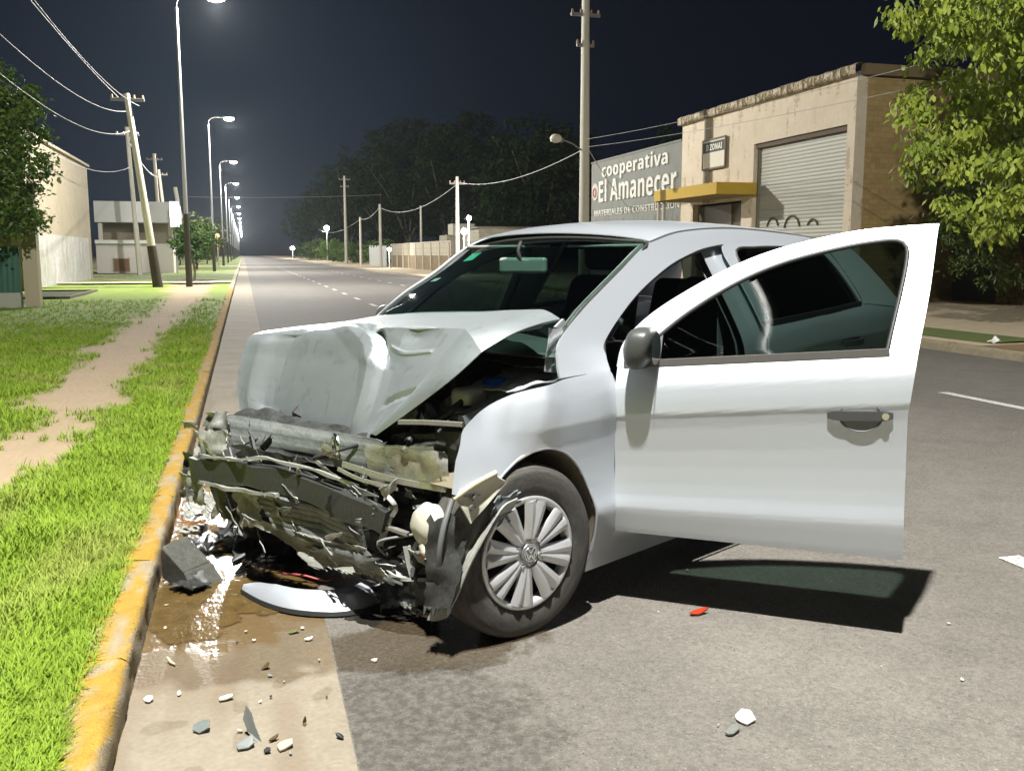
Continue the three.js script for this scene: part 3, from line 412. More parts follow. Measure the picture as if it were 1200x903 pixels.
// ---------------------------------------------------------------- trees
function leafGeo(clumps, per, cr, ls, seed, o = {}) {
  const r = rng(seed), n = clumps.length * per, pos = new Float32Array(n * 12), nor = new Float32Array(n * 12), col = new Float32Array(n * 12), idx = new Uint32Array(n * 6); const g1 = () => (r() + r() + r()) / 1.5 - 1; let k = 0;
  const a = V3(), b = V3(), nn = V3(), c0 = o.c0 || [.05, .09, .015], c1 = o.c1 || [.12, .17, .03];
  for (const [x, y, z, s] of clumps) { const tone = r(); for (let i = 0; i < per; i++) { const px = x + g1() * cr * s, py = y + g1() * cr * s * (o.flat || .7) - (o.droop || 0) * r(), pz = z + g1() * cr * s;
    a.set(g1(), g1() * .5 - (o.hang || .2), g1()).normalize(); b.set(g1(), g1() + .3, g1()).cross(a).normalize(); nn.crossVectors(a, b).normalize(); const L = ls * (.6 + r() * .7), W = L * (o.wide || .38), q = k * 12;
    const P = [[px, py, pz], [px + a.x * L * .5 + b.x * W * .5 + nn.x * L * .06, py + a.y * L * .5 + b.y * W * .5 + nn.y * L * .06, pz + a.z * L * .5 + b.z * W * .5 + nn.z * L * .06], [px + a.x * L, py + a.y * L, pz + a.z * L], [px + a.x * L * .5 - b.x * W * .5 + nn.x * L * .06, py + a.y * L * .5 - b.y * W * .5 + nn.y * L * .06, pz + a.z * L * .5 - b.z * W * .5 + nn.z * L * .06]];
    const t = clamp(tone * .55 + r() * .45, 0, 1); for (let m = 0; m < 4; m++) { pos.set(P[m], q + m * 3); nor[q + m * 3] = nn.x; nor[q + m * 3 + 1] = nn.y; nor[q + m * 3 + 2] = nn.z; col[q + m * 3] = lerp(c0[0], c1[0], t); col[q + m * 3 + 1] = lerp(c0[1], c1[1], t); col[q + m * 3 + 2] = lerp(c0[2], c1[2], t); }
    idx.set([k * 4, k * 4 + 1, k * 4 + 2, k * 4, k * 4 + 2, k * 4 + 3], k * 6); k++; } }
  const g = new THREE.BufferGeometry(); g.setAttribute('position', new THREE.BufferAttribute(pos, 3)); g.setAttribute('color', new THREE.BufferAttribute(col, 3)); g.setIndex(new THREE.BufferAttribute(idx, 1)); g.computeVertexNormals(); return g;
}
const mLeaf = M(1, 1, 1, .62, 0, { phys: 1, vertexColors: true, transmission: .1, thickness: 0 });
const mLeafDull = M(1, 1, 1, 1, 0, { phys: 1, vertexColors: true, specularIntensity: .05 });
function tree(name, label, cat, x, z, o, group) {
  const t = thing(name, label, cat, [x, .08, -z], 0, group), r = rng(o.seed), limbs = [], clumps = []; const [cx, cy, cz] = o.c, [rx, ry, rz] = o.r; const fork = [cx * .3, Math.max(.8, cy - ry * 1.0), cz * .3];
  part('trunk', tube([[0, 0, 0], [fork[0] * .5 + .06, fork[1] * .5, fork[2] * .5], fork], o.tr, 8, 9, o.tr * .75), o.bark || M(.085, .07, .045, .95), t);
  for (let i = 0; i < o.limbs; i++) { const a = i / o.limbs * 6.28 + r() * .9, e = r() * 1.5 - .45, k = .55 + r() * .4; const end = [cx + Math.cos(a) * Math.cos(e) * rx * k, cy + Math.sin(e) * ry * k, cz + Math.sin(a) * Math.cos(e) * rz * k]; const mid = [lerp(fork[0], end[0], .5), lerp(fork[1], end[1], .5) + ry * .15, lerp(fork[2], end[2], .5)]; limbs.push(tube([fork, mid, end], o.tr * .45, 7, 6, o.tr * .1)); }
  if (limbs.length) part('limbs', merge(limbs), o.bark || M(.085, .07, .045, .95), t);
  for (let i = 0; i < o.n; i++) { let a = r() * 6.28, u = r() * 2 - 1, rad = Math.pow(r(), .42); const w = Math.sqrt(1 - u * u); const lump = 1 + .28 * N3(Math.cos(a) * w * 2 + o.seed, u * 2, Math.sin(a) * w * 2); clumps.push([cx + Math.cos(a) * w * rx * rad * lump, cy + u * ry * rad * lump, cz + Math.sin(a) * w * rz * rad * lump, .7 + r() * .6]); }
  part('crown', leafGeo(clumps, o.per, o.cr, o.ls, o.seed * 13 + 1, o), o.dull ? mLeafDull : mLeaf, t); return t;
}
tree('leafy_tree', 'large bright leafy tree overhanging the pavement by the brown wall', 'tree', 13.0, 10.9, { c: [-.6, 4.6, -.4], r: [3.2, 3.3, 3.0], n: 700, per: 84, cr: .42, ls: .145, wide: .5, tr: .16, limbs: 11, seed: 5, hang: .5, droop: .15, flat: .5, c0: [.16, .25, .02], c1: [.44, .50, .07] });
tree('leafy_tree', 'darker tree between the shop side wall and the bright tree', 'tree', 17.2, 17.4, { c: [-.3, 2.6, 0], r: [2.6, 2.4, 1.6], n: 240, per: 60, cr: .4, ls: .16, tr: .14, limbs: 7, seed: 9, c0: [.08, .15, .02], c1: [.18, .26, .04] });
tree('round_tree', 'dense dark green tree at the lawn edge by the green gate', 'tree', -6.0, 22.2, { c: [.35, 3.45, 0], r: [1.95, 2.15, 1.6], n: 520, per: 76, cr: .34, ls: .12, wide: .5, tr: .13, limbs: 7, seed: 21, c0: [.05, .12, .012], c1: [.14, .22, .028] });
tree('small_tree', 'small bushy street tree beside the dark lamp base', 'tree', -2.1, 43, { c: [0, 1.75, 0], r: [.95, .85, .8], n: 90, per: 50, cr: .26, ls: .14, tr: .06, limbs: 5, seed: 31, c0: [.02, .06, .01], c1: [.06, .12, .02] });
[[-3.4, 74, 2.4, 1.6], [-6.4, 104, 3.2, 2.2], [-4.2, 118, 3.0, 2.0], [-3.9, 150, 3.6, 2.4], [-6, 190, 5, 3.4]].forEach(([x, z, h, w], i) => tree('verge_tree', ['pale loose tree beyond the sign board', 'broad tree behind the tallest pole past the house', 'low tree by the orange lamp', 'verge tree before the fifth lamp', 'largest tree under the lamp row far down the street'][i], 'tree', x, z, { c: [0, h, 0], r: [w, h * .75, w], n: 90, per: 36, cr: .5, ls: .3, tr: .09, limbs: 4, seed: 41 + i, c0: [.05, .07, .02], c1: [.12, .15, .05] }, 'trees far along the left verge'));
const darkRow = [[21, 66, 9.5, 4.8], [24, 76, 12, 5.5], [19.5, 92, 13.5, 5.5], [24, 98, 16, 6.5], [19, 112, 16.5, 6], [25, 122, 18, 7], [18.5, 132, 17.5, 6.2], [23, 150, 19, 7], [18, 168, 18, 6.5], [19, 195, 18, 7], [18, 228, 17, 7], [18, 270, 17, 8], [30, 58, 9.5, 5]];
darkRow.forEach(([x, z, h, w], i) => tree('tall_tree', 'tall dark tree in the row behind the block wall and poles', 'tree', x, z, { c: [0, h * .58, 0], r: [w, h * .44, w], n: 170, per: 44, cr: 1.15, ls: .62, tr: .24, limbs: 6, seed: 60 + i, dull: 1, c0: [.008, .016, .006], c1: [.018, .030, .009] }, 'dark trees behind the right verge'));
[[14.5, 104, 2.6, 2.2], [14.2, 124, 3.0, 2.6], [13.6, 140, 3.0, 2.4], [14.0, 160, 3.6, 3], [13.6, 185, 4, 3.2], [13.5, 215, 4.2, 3.4]].forEach(([x, z, h, w], i) => tree('roadside_shrub', 'green shrub along the verge below the dark trees', 'shrub', x, z, { c: [0, h * .5, 0], r: [w, h * .55, w], n: 80, per: 44, cr: .55, ls: .3, tr: .06, limbs: 3, seed: 90 + i, c0: [.06, .12, .02], c1: [.12, .20, .04] }, 'shrubs along the right verge'));
// ---------------------------------------------------------------- the wrecked car
const car = thing('hatchback_car', 'silver hatchback with a smashed front end and its driver door open', 'car', [.485, -.0344, -3.606]);
car.rotation.order = 'YXZ'; car.rotation.y = THREE.MathUtils.degToRad(-151.424); car.rotation.z = -.014;
const C = (X, Y, Z) => [X, Z, -Y];
const HX = -.468, DOOR_OPEN = THREE.MathUtils.degToRad(65.726);
// materials
const flake = tex(256, 256, (u, v) => { const n = n256(u, v); const k = .92 + .16 * (n - .5); return [k, k, k]; });
const mPaint = M(.56, .60, .645, .42, .55, { phys: 1, clearcoat: .7, clearcoatRoughness: .12 });
const mPaintDirty = M(.50, .53, .54, .46, .55, { phys: 1, clearcoat: .35, clearcoatRoughness: .3 });
const mHood = M(1, 1, 1, .46, .6, { phys: 1, clearcoat: .3, clearcoatRoughness: .25, map: tex(512, 512, (u, v) => { const d = n8(u, v) * .5 + n32(u, v) * .35 + n128(u, v) * .15, s = sstep(.80, .9, n64(u * .35, v)); return mixc(mixc([.335, .375, .385], [.29, .325, .33], d), [.21, .23, .23], s * .35); }) });
const mBlack = M(.022, .023, .022, .55), mRubber = M(.03, .03, .029, .8), mTrim = M(.06, .062, .062, .5), mGreyPl = M(.13, .135, .135, .5), mUnder = M(.03, .032, .03, .8), mFabric = M(.05, .052, .056, .95), mLiner = M(.34, .33, .30, .95);
const mGlass = M(.50, .68, .61, .02, 0, { phys: 1, transmission: 1, thickness: 0, ior: 1.5 }), mTint = M(.11, .165, .145, .02, 0, { phys: 1, transmission: 1, thickness: 0, ior: 1.5 });
const mFilm = M(.07, .095, .085, .02, 0, { phys: 1, transmission: 1, thickness: 0, ior: 1.5 });
const grime = (a, b, s) => tex(256, 256, (u, v) => { const n = n8(u + s, v) * .35 + n32(u, v + s) * .4 + n128(u, v) * .35; return mixc(a, b, clamp((n - .2) / .7, 0, 1)); });
const mDirtyGrey = M(1, 1, 1, .5, .3, { map: grime([.12, .13, .122], [.23, .25, .235], .1) }), mDirtyPale = M(1, 1, 1, .55, .1, { map: grime([.20, .205, .18], [.40, .405, .37], .3) }), mDustBlack = M(1, 1, 1, .5, 0, { map: grime([.014, .015, .014], [.055, .058, .053], .5) }), mAlu = M(1, 1, 1, .42, .75, { map: grime([.28, .28, .26], [.55, .55, .51], .7) }), mCream = M(.50, .49, .41, .4), mEngine = M(1, 1, 1, .5, .35, { map: grime([.12, .12, .12], [.5, .5, .48], .2) });
const mChrome = M(.75, .76, .76, .18, 1), mLamp = M(.84, .84, .72, .06, 0, { phys: 1, transmission: .92, thickness: 0 }), mTyre = M(1, 1, 1, .85, 0, { map: grime([.026, .026, .025], [.085, .078, .066], .9) }), mDust = M(.20, .175, .13, .95), mWheelSil = M(.56, .57, .575, .38, .6, { phys: 1, clearcoat: .3 }), mBlue = M(.015, .16, .62, .35);
// body side profile
const TZ = [.10, .20, .27, .33, .385, .405, .415, .43, .46, .50, .56, .62, .70, .741, .748, .756, .80, .85, .905, .93, 1.38, 1.5], TY = [.75, .768, .790, .808, .8205, .824, .8245, .821, .8135, .8085, .806, .8075, .8150, .8222, .8262, .8275, .823, .814, .79, .775, .555, .49];
function Ybody(X, Z) { const s = clamp(HX - X, 0, 1.5), sh = (-.009 + .0965 * s) * clamp((Z - .3) / .45, 0, 1) * (1 - sstep(.98, 1.38, Z)); const zz = Z - sh, w = zz > .77 ? .014 : .004; let y = (interp(TZ, TY, zz - w) + interp(TZ, TY, zz - w * .5) + interp(TZ, TY, zz) + interp(TZ, TY, zz + w * .5) + interp(TZ, TY, zz + w)) / 5; if (X > -.2) y -= .25 * (X + .2) * (X + .2); if (X < -2.2) y -= .10 * (X + 2.2) * (X + 2.2); return y; }
const beltZ = s => s < 1 ? .918 + .083 * s : 1.001 + .045 * (s - 1);
const pickc = (arr, u) => { const n = arr.length - 1, f = clamp(u, 0, 1) * n, i = Math.min(n - 1, Math.floor(f)), t = f - i; const p0 = arr[Math.max(0, i - 1)], p1 = arr[i], p2 = arr[i + 1], p3 = arr[Math.min(n, i + 2)]; return p1.map((_, k) => { const a = p0[k], b = p1[k], c = p2[k], d = p3[k]; return .5 * (2 * b + (c - a) * t + (2 * a - 5 * b + 4 * c - d) * t * t + (3 * b - a - 3 * c + d) * t * t * t); }); };
// loft between two (X,Z) curves laid on the body side
const sideLoft = (inner, outer, nu, nv, sg = 1, dy = 0, t = .003, def = null) => grid(nu, nv, (u, v) => { const a = pickc(inner, u), b = pickc(outer, u); const X = lerp(a[0], b[0], v), Z = lerp(a[1], b[1], v); let Y = Ybody(X, Z) + dy; if (def) Y += def(X, Z); return C(X, sg * Y, Z); }, t * (sg > 0 ? 1 : 1));
const sidePanel = (X0, X1, zl, zh, nu, nv, sg = 1, dy = 0, t = .003) => grid(nu, nv, (u, v) => { const X = lerp(X0, X1, u), Z = lerp(zl(X), zh(X), v); return C(X, sg * (Ybody(X, Z) + dy), Z); }, t);
// ---- fenders
{
  const arch = [[.305, .60], [.255, .582], [.20, .578], [.12, .60], [.06, .63], [-.02, .665], [-.107, .68], [-.19, .655], [-.262, .598], [-.318, .51], [-.348, .42], [-.36, .33], [-.362, .255]];
  const top = [[.255, .69], [.215, .735], [.185, .772], [.125, .805], [.03, .848], [-.06, .878], [-.169, .897], [-.33, .905], [-.460, .910], [-.462, .745], [-.464, .56], [-.465, .38], [-.466, .255]];
  const def = (X, Z) => { const k = sstep(-.16, .12, X), Y = Ybody(X, Z); const bent = .805 - .46 * (Z - .585); const f = Math.max(0, 1 - Math.abs(X + .09 + (Z - .8) * .35) / .09); return (bent - Y) * k + .016 * f * sstep(.64, .8, Z) + .008 * k * N3(X * 8, Z * 8, 3); };
  part('front_fender', sideLoft(arch, top, 72, 26, 1, 0, .003, def), mPaint, car);
  part('wheel_arch_lip', tube(arch.slice(2).map(([X, Z]) => C(X, Ybody(X, Z) + def(X, Z) - .004, Z)), .006, 40, 5), mPaint, car);
  part('wheel_arch_liner', grid(30, 6, (u, v) => { const a = pickc(arch.slice(2), u); const k = v * .045; const cx = -.08, cz = .34; return C(lerp(a[0], cx, k), Ybody(a[0], a[1]) - .012 - v * .22, lerp(a[1], cz, k)); }, .003), M(.17, .145, .10, .95), car);
  // inside of the wheel house
  part('inner_wheel_house', sheet(C(.12, .50, .75), C(-.42, .52, .80), C(-.42, .52, .20), C(.12, .50, .22), { amp: .02, seed: 4 }), mUnder, car);
  const r2 = [[.16, .80], [.03, .86], [-.169, .897], [-.33, .905], [-.460, .910], [-.462, .745], [-.464, .56], [-.466, .255]], a2 = [[.16, .62], [.08, .64], [-.02, .665], [-.107, .68], [-.25, .61], [-.33, .48], [-.36, .33], [-.362, .255]];
  const f2 = part('front_fender', sideLoft(a2, r2, 40, 12, -1, 0, .003, (X, Z) => .05 * N3(X * 9, Z * 7, 2) * sstep(-.4, .1, X)), mPaint, car); f2.userData.label = 'crumpled right front fender';
}
// ---- doors
function frontDoor(sg, open) {
  const d = grp('front_door', car); d.position.set(HX - (sg < 0 ? .14 : 0), 0, -sg * .80); d.rotation.y = -open * sg;
  const P = (s, Z, dy = 0) => [-s, Z, -sg * (Ybody(HX - s, Z) + dy - .80)];
  const sT = Z => interp([.30, .80, 1.0, 1.2, 1.42], [.985, .978, 1.0, 1.03, 1.055], Z);
  const low = grid(40, 90, (u, v) => { const s0 = u, Zb = lerp(.312, 1, v); const zl = .312, zh = beltZ(u * .98); const Z = lerp(zl, zh, v); return P(.006 + u * (sT(Z) - .006), Z); }, .004);
  mesh('outer_panel', low, mPaint, d);
  const O = [[.002, .918], [.015, 1.0], [.085, 1.086], [.203, 1.172], [.376, 1.270], [.547, 1.337], [.772, 1.389], [.92, 1.405], [1.0, 1.41], [1.045, 1.412], [1.052, 1.408], [1.048, 1.38], [1.03, 1.2], [1.006, 1.04], [1.0, 1.0]], I = [[.045, .922], [.072, .962], [.14, 1.022], [.24, 1.107], [.40, 1.212], [.56, 1.283], [.77, 1.338], [.87, 1.354], [.915, 1.357], [.94, 1.350], [.955, 1.330], [.957, 1.30], [.945, 1.21], [.914, 1.042], [.906, .995]];
  mesh('window_frame', grid(112, 5, (u, v) => { const a = pickc(I, u), b = pickc(O, u); return P(lerp(a[0], b[0], v), lerp(a[1], b[1], v), .003 * Math.sin(v * Math.PI)); }, .02), mPaint, d);
  const top = s => interp(I.slice(0, 10).map(p => p[0]), I.slice(0, 10).map(p => p[1]), s);
  mesh('window_glass', grid(40, 14, (u, v) => { const s = lerp(.05, .953, u), zt = s > .945 ? lerp(1.347, 1.2, (s - .945) / .01) : top(s); const sEnd = interp([.995, 1.042, 1.21, 1.31], [.906, .914, .945, .958], lerp(beltZ(s), top(Math.min(s, .945)), v)); const ss = .05 + u * (sEnd - .052); const z = lerp(beltZ(ss) - .01, top(Math.min(ss, .945)), v); return P(ss, z, -.012); }), sg > 0 ? mTint : mFilm, d);
  mesh('window_seal', tube(I.map(p => P(p[0], p[1], .001)), .0075, 70, 6), mBlack, d);
  mesh('belt_moulding', sweep([P(.03, beltZ(.03) + .006, .002), P(.3, beltZ(.3) + .006, .002), P(.6, beltZ(.6) + .006, .002), P(.915, beltZ(.915) + .006, .002)], .016, .024, 24), M(.10, .095, .09, .5), d);
  mesh('sail_trim', grid(8, 6, (u, v) => { const s = .035 + u * .125; return P(s, lerp(beltZ(s) + .005, top(s) + .008, v), .004); }, .006), M(.09, .095, .095, .55), d);
  mesh('inner_panel', grid(20, 20, (u, v) => { const Z = lerp(.33, beltZ(u) - .005, v); return P(.02 + u * (sT(Z) - .04), Z, -.065 - .03 * Math.sin(v * 3.1)); }, .004), mTrim, d);
  mesh('trailing_edge', grid(2, 24, (u, v) => { const Z = lerp(.312, beltZ(1), v); return P(sT(Z) - .003, Z, -.004 - u * .065); }), mPaint, d); mesh('leading_edge', grid(2, 24, (u, v) => { const Z = lerp(.312, beltZ(0), v); return P(.008, Z, -.004 - u * .065); }), mPaint, d); mesh('bottom_edge', grid(24, 2, (u, v) => P(.01 + u * .97, .314, -.004 - v * .065)), mPaint, d);
  mesh('pillar_capping', grid(2, 12, (u, v) => { const Z = lerp(beltZ(1), 1.40, v); return P(sT(Z) - .002, Z, -.002 - u * .05); }), mPaint, d);
  // handle
  const hz = .790, hs = .836; const cup = new THREE.SphereGeometry(1, 28, 14).scale(.064, .0475, .0035); const pc = P(hs, hz, .003); mesh('handle_recess', cup.translate(pc[0], pc[1], pc[2]), M(.17, .175, .18, .45), d);
  mesh('handle', sweep([P(.733, hz - .002, .003), P(.76, hz, .008), P(.835, hz + .003, .010), P(.90, hz + .006, .008), P(.934, hz + .008, .003)], .010, .031, 26, V3(0, 1, 0), t => { const k = Math.min(1, .62 + 3 * Math.min(t, 1 - t)); return [1, k, 0]; }), M(.055, .056, .058, .42), d);
  mesh('recess_rim', new THREE.TorusGeometry(1, .045, 6, 40).scale(.066, .049, .09).translate(pc[0], pc[1], pc[2] - .001 * sg), M(.12, .125, .13, .45), d);
  const kp = P(.912, hz + .006, .0135); mesh('key_lock', new THREE.CylinderGeometry(.0115, .0115, .008, 16).rotateX(Math.PI / 2).translate(...kp), mChrome, d);
  // mirror
  const mg = new THREE.SphereGeometry(1, 36, 24), q = mg.attributes.position; for (let i = 0; i < q.count; i++) { let x = q.getX(i), y = q.getY(i), z = q.getZ(i); const pw = (a, e) => Math.sign(a) * Math.pow(Math.abs(a), e); x = pw(x, .6); y = pw(y, .55); z = pw(z, .6); const tp = 1 - .30 * clamp(-y, 0, 1) - .06 * clamp(y, 0, 1); q.setXYZ(i, x * .052 * tp - .012 * y, y * .073, z * .088 * (tp * .6 + .4)); } mg.computeVertexNormals();
  const mc = P(.105, .995, .10); mesh('mirror_housing', mg.translate(mc[0], mc[1], mc[2]), M(.06, .065, .062, .38), d); mesh('mirror_stalk', box(.05, .035, .07, P(.10, .935, .03)[0], .938, P(.10, .935, .03)[2], .012), mBlack, d);
  mesh('mirror_glass', new THREE.CircleGeometry(.06, 20).scale(1.25, .95, 1).rotateY(-Math.PI / 2).translate(mc[0] - .056, mc[1], mc[2]), mChrome, d);
  return d;
}
const dl = frontDoor(1, DOOR_OPEN); dl.userData.label = 'open driver door with black handle and mirror';
frontDoor(-1, 0);
for (const sg of [1, -1]) {
  // rear door
  const d = grp('rear_door', car);
  const archLow = X => X > -2.125 ? .312 : Math.max(.312, .30 + Math.sqrt(Math.max(0, .352 * .352 - (X + 2.465) * (X + 2.465))));
  mesh('outer_panel', sidePanel(-1.492, -2.436, archLow, X => beltZ(HX - X), 50, 36, sg), mPaint, d);
  const O = [[-1.492, 1.0], [-1.492, 1.2], [-1.496, 1.345], [-1.75, 1.366], [-2.1, 1.356], [-2.35, 1.335], [-2.45, 1.28], [-2.48, 1.16], [-2.475, 1.045]], I = [[-1.565, 1.0], [-1.565, 1.2], [-1.575, 1.315], [-1.75, 1.331], [-2.1, 1.326], [-2.32, 1.306], [-2.385, 1.25], [-2.42, 1.13], [-2.425, 1.045]];
  mesh('window_frame', sideLoft(I, O, 50, 4, sg, 0, .006), mPaint, d);
  mesh('window_glass', grid(30, 10, (u, v) => { const X = lerp(-1.568, -2.42, u), zt = interp([1.565, 1.58, 1.75, 2.1, 2.32, 2.385, 2.42], [1.2, 1.318, 1.331, 1.326, 1.306, 1.25, 1.13], -X), Z = lerp(beltZ(HX - X) - .01, zt, v); return C(X, sg * (Ybody(X, Z) - .012), Z); }), mFilm, d);
  mesh('window_seal', tube(I.map(p => C(p[0], sg * Ybody(...p), p[1])), .007, 50, 5), mBlack, d);
  mesh('belt_moulding', sweep([-1.5, -1.8, -2.1, -2.43].map(X => C(X, sg * (Ybody(X, beltZ(HX - X)) + .002), beltZ(HX - X) + .004)), .014, .02, 12), mBlack, d);
  mesh('handle', sweep([-2.16, -2.22, -2.3, -2.36].map((X, i) => C(X, sg * (Ybody(X, .87) + [.012, .03, .03, .012][i]), .868)), .017, .03, 12), M(.055, .056, .058, .42), d);
  // sill, pillars, quarter
  part('side_sill', grid(40, 8, (u, v) => { const X = lerp(-.36, -2.12, u), Z = lerp(.17, .305, v); return C(X, sg * (Ybody(X, Z) - .006 - .012 * sstep(.27, .305, Z)), Z); }, .003), mPaint, car);
  part('door_step', grid(20, 2, (u, v) => C(lerp(-.42, -2.1, u), sg * lerp(.77, .60, v), .305 + .02 * v)), mPaint, car);
  part('centre_pillar', sidePanel(-1.36, -1.555, () => .31, () => 1.352, 6, 24, sg, -.035), mPaint, car);
  part('centre_pillar_trim', grid(4, 16, (u, v) => { const X = lerp(-1.38, -1.57, u), Z = lerp(.4, 1.34, v); return C(X, sg * (Ybody(X, Z) - .09 - .02 * Math.sin(u * 3.1)), Z); }, .004), M(.16, .165, .16, .8), car);
  const qa = X => X > -2.80 ? .30 + Math.sqrt(Math.max(.0004, .352 * .352 - (X + 2.465) * (X + 2.465))) : .33;
  part('rear_quarter', grid(40, 24, (u, v) => { const X = lerp(-2.438, -3.02, u); const Z = lerp(qa(X), lerp(1.045, .99, u), v); return C(X, sg * (Ybody(X, Z) - .02 * sstep(-2.9, -3.02, X)), Z); }, .003), mPaint, car);
  part('rear_pillar', sideLoft([[-2.44, 1.047], [-2.482, 1.05], [-2.487, 1.16], [-2.455, 1.283], [-2.36, 1.34]], [[-3.02, .992], [-2.97, 1.06], [-2.91, 1.15], [-2.83, 1.25], [-2.74, 1.318]], 24, 14, sg, 0, .003), mPaint, car);
  part('tail_light', sheet(C(-2.92, sg * .735, .98), C(-3.06, sg * .66, .96), C(-3.07, sg * .66, .74), C(-2.94, sg * .75, .76), { amp: .003, t: .02 }), M(.25, .015, .012, .25), car);
  // a-pillar, roof rail
  const F = [[-.20, .905], [-.215, .955], [-.262, 1.025], [-.45, 1.128], [-.72, 1.252], [-.975, 1.36], [-1.211, 1.402], [-1.62, 1.418], [-2.131, 1.392], [-2.5, 1.352], [-2.74, 1.312]], D = [[-.466, .907], [-.472, .955], [-.50, 1.012], [-.74, 1.150], [-1.0, 1.252], [-1.20, 1.306], [-1.40, 1.340], [-1.75, 1.362], [-2.1, 1.352], [-2.38, 1.328], [-2.6, 1.30]];
  if (sg < 0) { [[-.45, .905], [-.50, .975], [-.567, 1.036], [-.68, 1.13], [-.82, 1.215], [-1.0, 1.345]].forEach((p, i) => F[i] = p); [[-.62, .907], [-.63, .955], [-.66, 1.012], [-.86, 1.15], [-1.08, 1.252], [-1.25, 1.306]].forEach((p, i) => D[i] = p); } // far side pushed back in the crash
  part('pillar_and_roof_rail', sideLoft(D, F, 80, 8, sg, 0, .01), mPaint, car);
  part('door_seal', tube(D.slice(1, 9).map(p => C(p[0], sg * (Ybody(...p) - .008), p[1] - .004)), .009, 50, 5), mBlack, car);
  part('roof_gutter', tube(F.slice(5, 11).map(p => C(p[0], sg * (Ybody(...p) - .004), p[1] + .001)), .005, 40, 5), M(.10, .10, .10, .6), car);
  part('pillar_inner', sideLoft(D.slice(2), F.slice(2), 40, 4, sg, -.035, .003), M(.22, .225, .22, .85), car);
}
const roofEdge = u => pickc([[-.975, 1.36], [-1.211, 1.402], [-1.62, 1.418], [-2.131, 1.392], [-2.5, 1.352], [-2.74, 1.312]], u);
part('roof', grid(60, 40, (u, v) => { const e = roofEdge(u), y = Ybody(e[0], e[1]) * (1 - 2 * v), k = 1 - Math.pow(1 - 2 * v, 2); return C(e[0] + .035 * k * (1 - u), y, e[1] + .006 + .042 * Math.pow(k, .8)); }, .004), mPaint, car);
part('headliner', grid(20, 12, (u, v) => { const e = roofEdge(u), y = .93 * Ybody(e[0], e[1]) * (1 - 2 * v), k = 1 - Math.pow(1 - 2 * v, 2); return C(e[0] + .03 * k * (1 - u), y, e[1] - .022 + .036 * k); }), mLiner, car);
const wsL = [[-.235, .985], [-.30, 1.04], [-.46, 1.13], [-.72, 1.248], [-.972, 1.357]];
const wsR = [[-.52, .985], [-.567, 1.04], [-.68, 1.13], [-.82, 1.212], [-.995, 1.34]];
const wsPt = (u, v, dz = 0) => { const eL = pickc(wsL, u), eR = pickc(wsR, u), e = [lerp(eL[0], eR[0], v), lerp(eL[1], eR[1], v)], yh = Ybody(e[0], e[1]) - .012, y = yh * (1 - 2 * v), k = 1 - Math.pow(1 - 2 * v, 2); return C(e[0] + lerp(.15, .04, u) * k, y, e[1] + dz + lerp(-.02, .035, u) * k); };
part('windscreen', grid(24, 32, (u, v) => wsPt(u, v)), mGlass, car);
part('windscreen_seal', tube([...Array(9)].map((_, i) => wsPt(i / 8, 0)).concat([...Array(9)].map((_, i) => wsPt(1, (i + 1) / 9))).concat([...Array(8)].map((_, i) => wsPt(1 - (i + 1) / 8, 1))), .008, 80, 5), mBlack, car);
part('toll_sticker', grid(3, 2, (u, v) => wsPt(.86 + v * .06, .83 + u * .07, -.006)), M(.08, .45, .30, .6), car);
part('inspection_sticker', grid(3, 2, (u, v) => wsPt(.68 + v * .04, .90 + u * .05, -.006)), M(.5, .55, .5, .6), car);
part('tailgate', grid(30, 20, (u, v) => { const q = pickc([[-3.0, .99], [-3.06, .9], [-3.09, .75], [-3.08, .58]], v), y = (.70 - .03 * v) * (1 - 2 * u); return C(q[0] - .06 * (1 - Math.pow(1 - 2 * u, 2)), y, q[1]); }, .004), mPaint, car);
part('rear_window', grid(20, 10, (u, v) => { const q = [lerp(-2.75, -3.0, v), lerp(1.325, .995, v)], y = lerp(.56, .68, v) * (1 - 2 * u), k = 1 - Math.pow(1 - 2 * u, 2); return C(q[0] - .05 * k, y, q[1] + .03 * k); }), mFilm, car);
part('rear_bumper', grid(40, 12, (u, v) => { const a = (u - .5) * 2, y = .76 * Math.sign(a) * Math.pow(Math.abs(a), .75), X = -3.12 + .32 * Math.pow(Math.abs(a), 5); const Z = lerp(.26, .60, v); return C(X + .03 * Math.cos(v * 3.1) - .02, y, Z); }, .004), mPaint, car);
part('floor_pan', grid(20, 8, (u, v) => C(lerp(.05, -2.9, u), lerp(.74, -.74, v), .20), .04), mUnder, car);
part('firewall', grid(8, 8, (u, v) => C(-.36 - .06 * v, lerp(.70, -.70, u), lerp(.2, .93, v)), .01), M(.05, .052, .05, .8), car);
part('cowl_panel', grid(20, 5, (u, v) => C(lerp(-.36, -.22, v) + .08 * (1 - Math.pow(1 - 2 * u, 2)), lerp(.70, -.70, u), .95 + .02 * v), .005), mBlack, car);
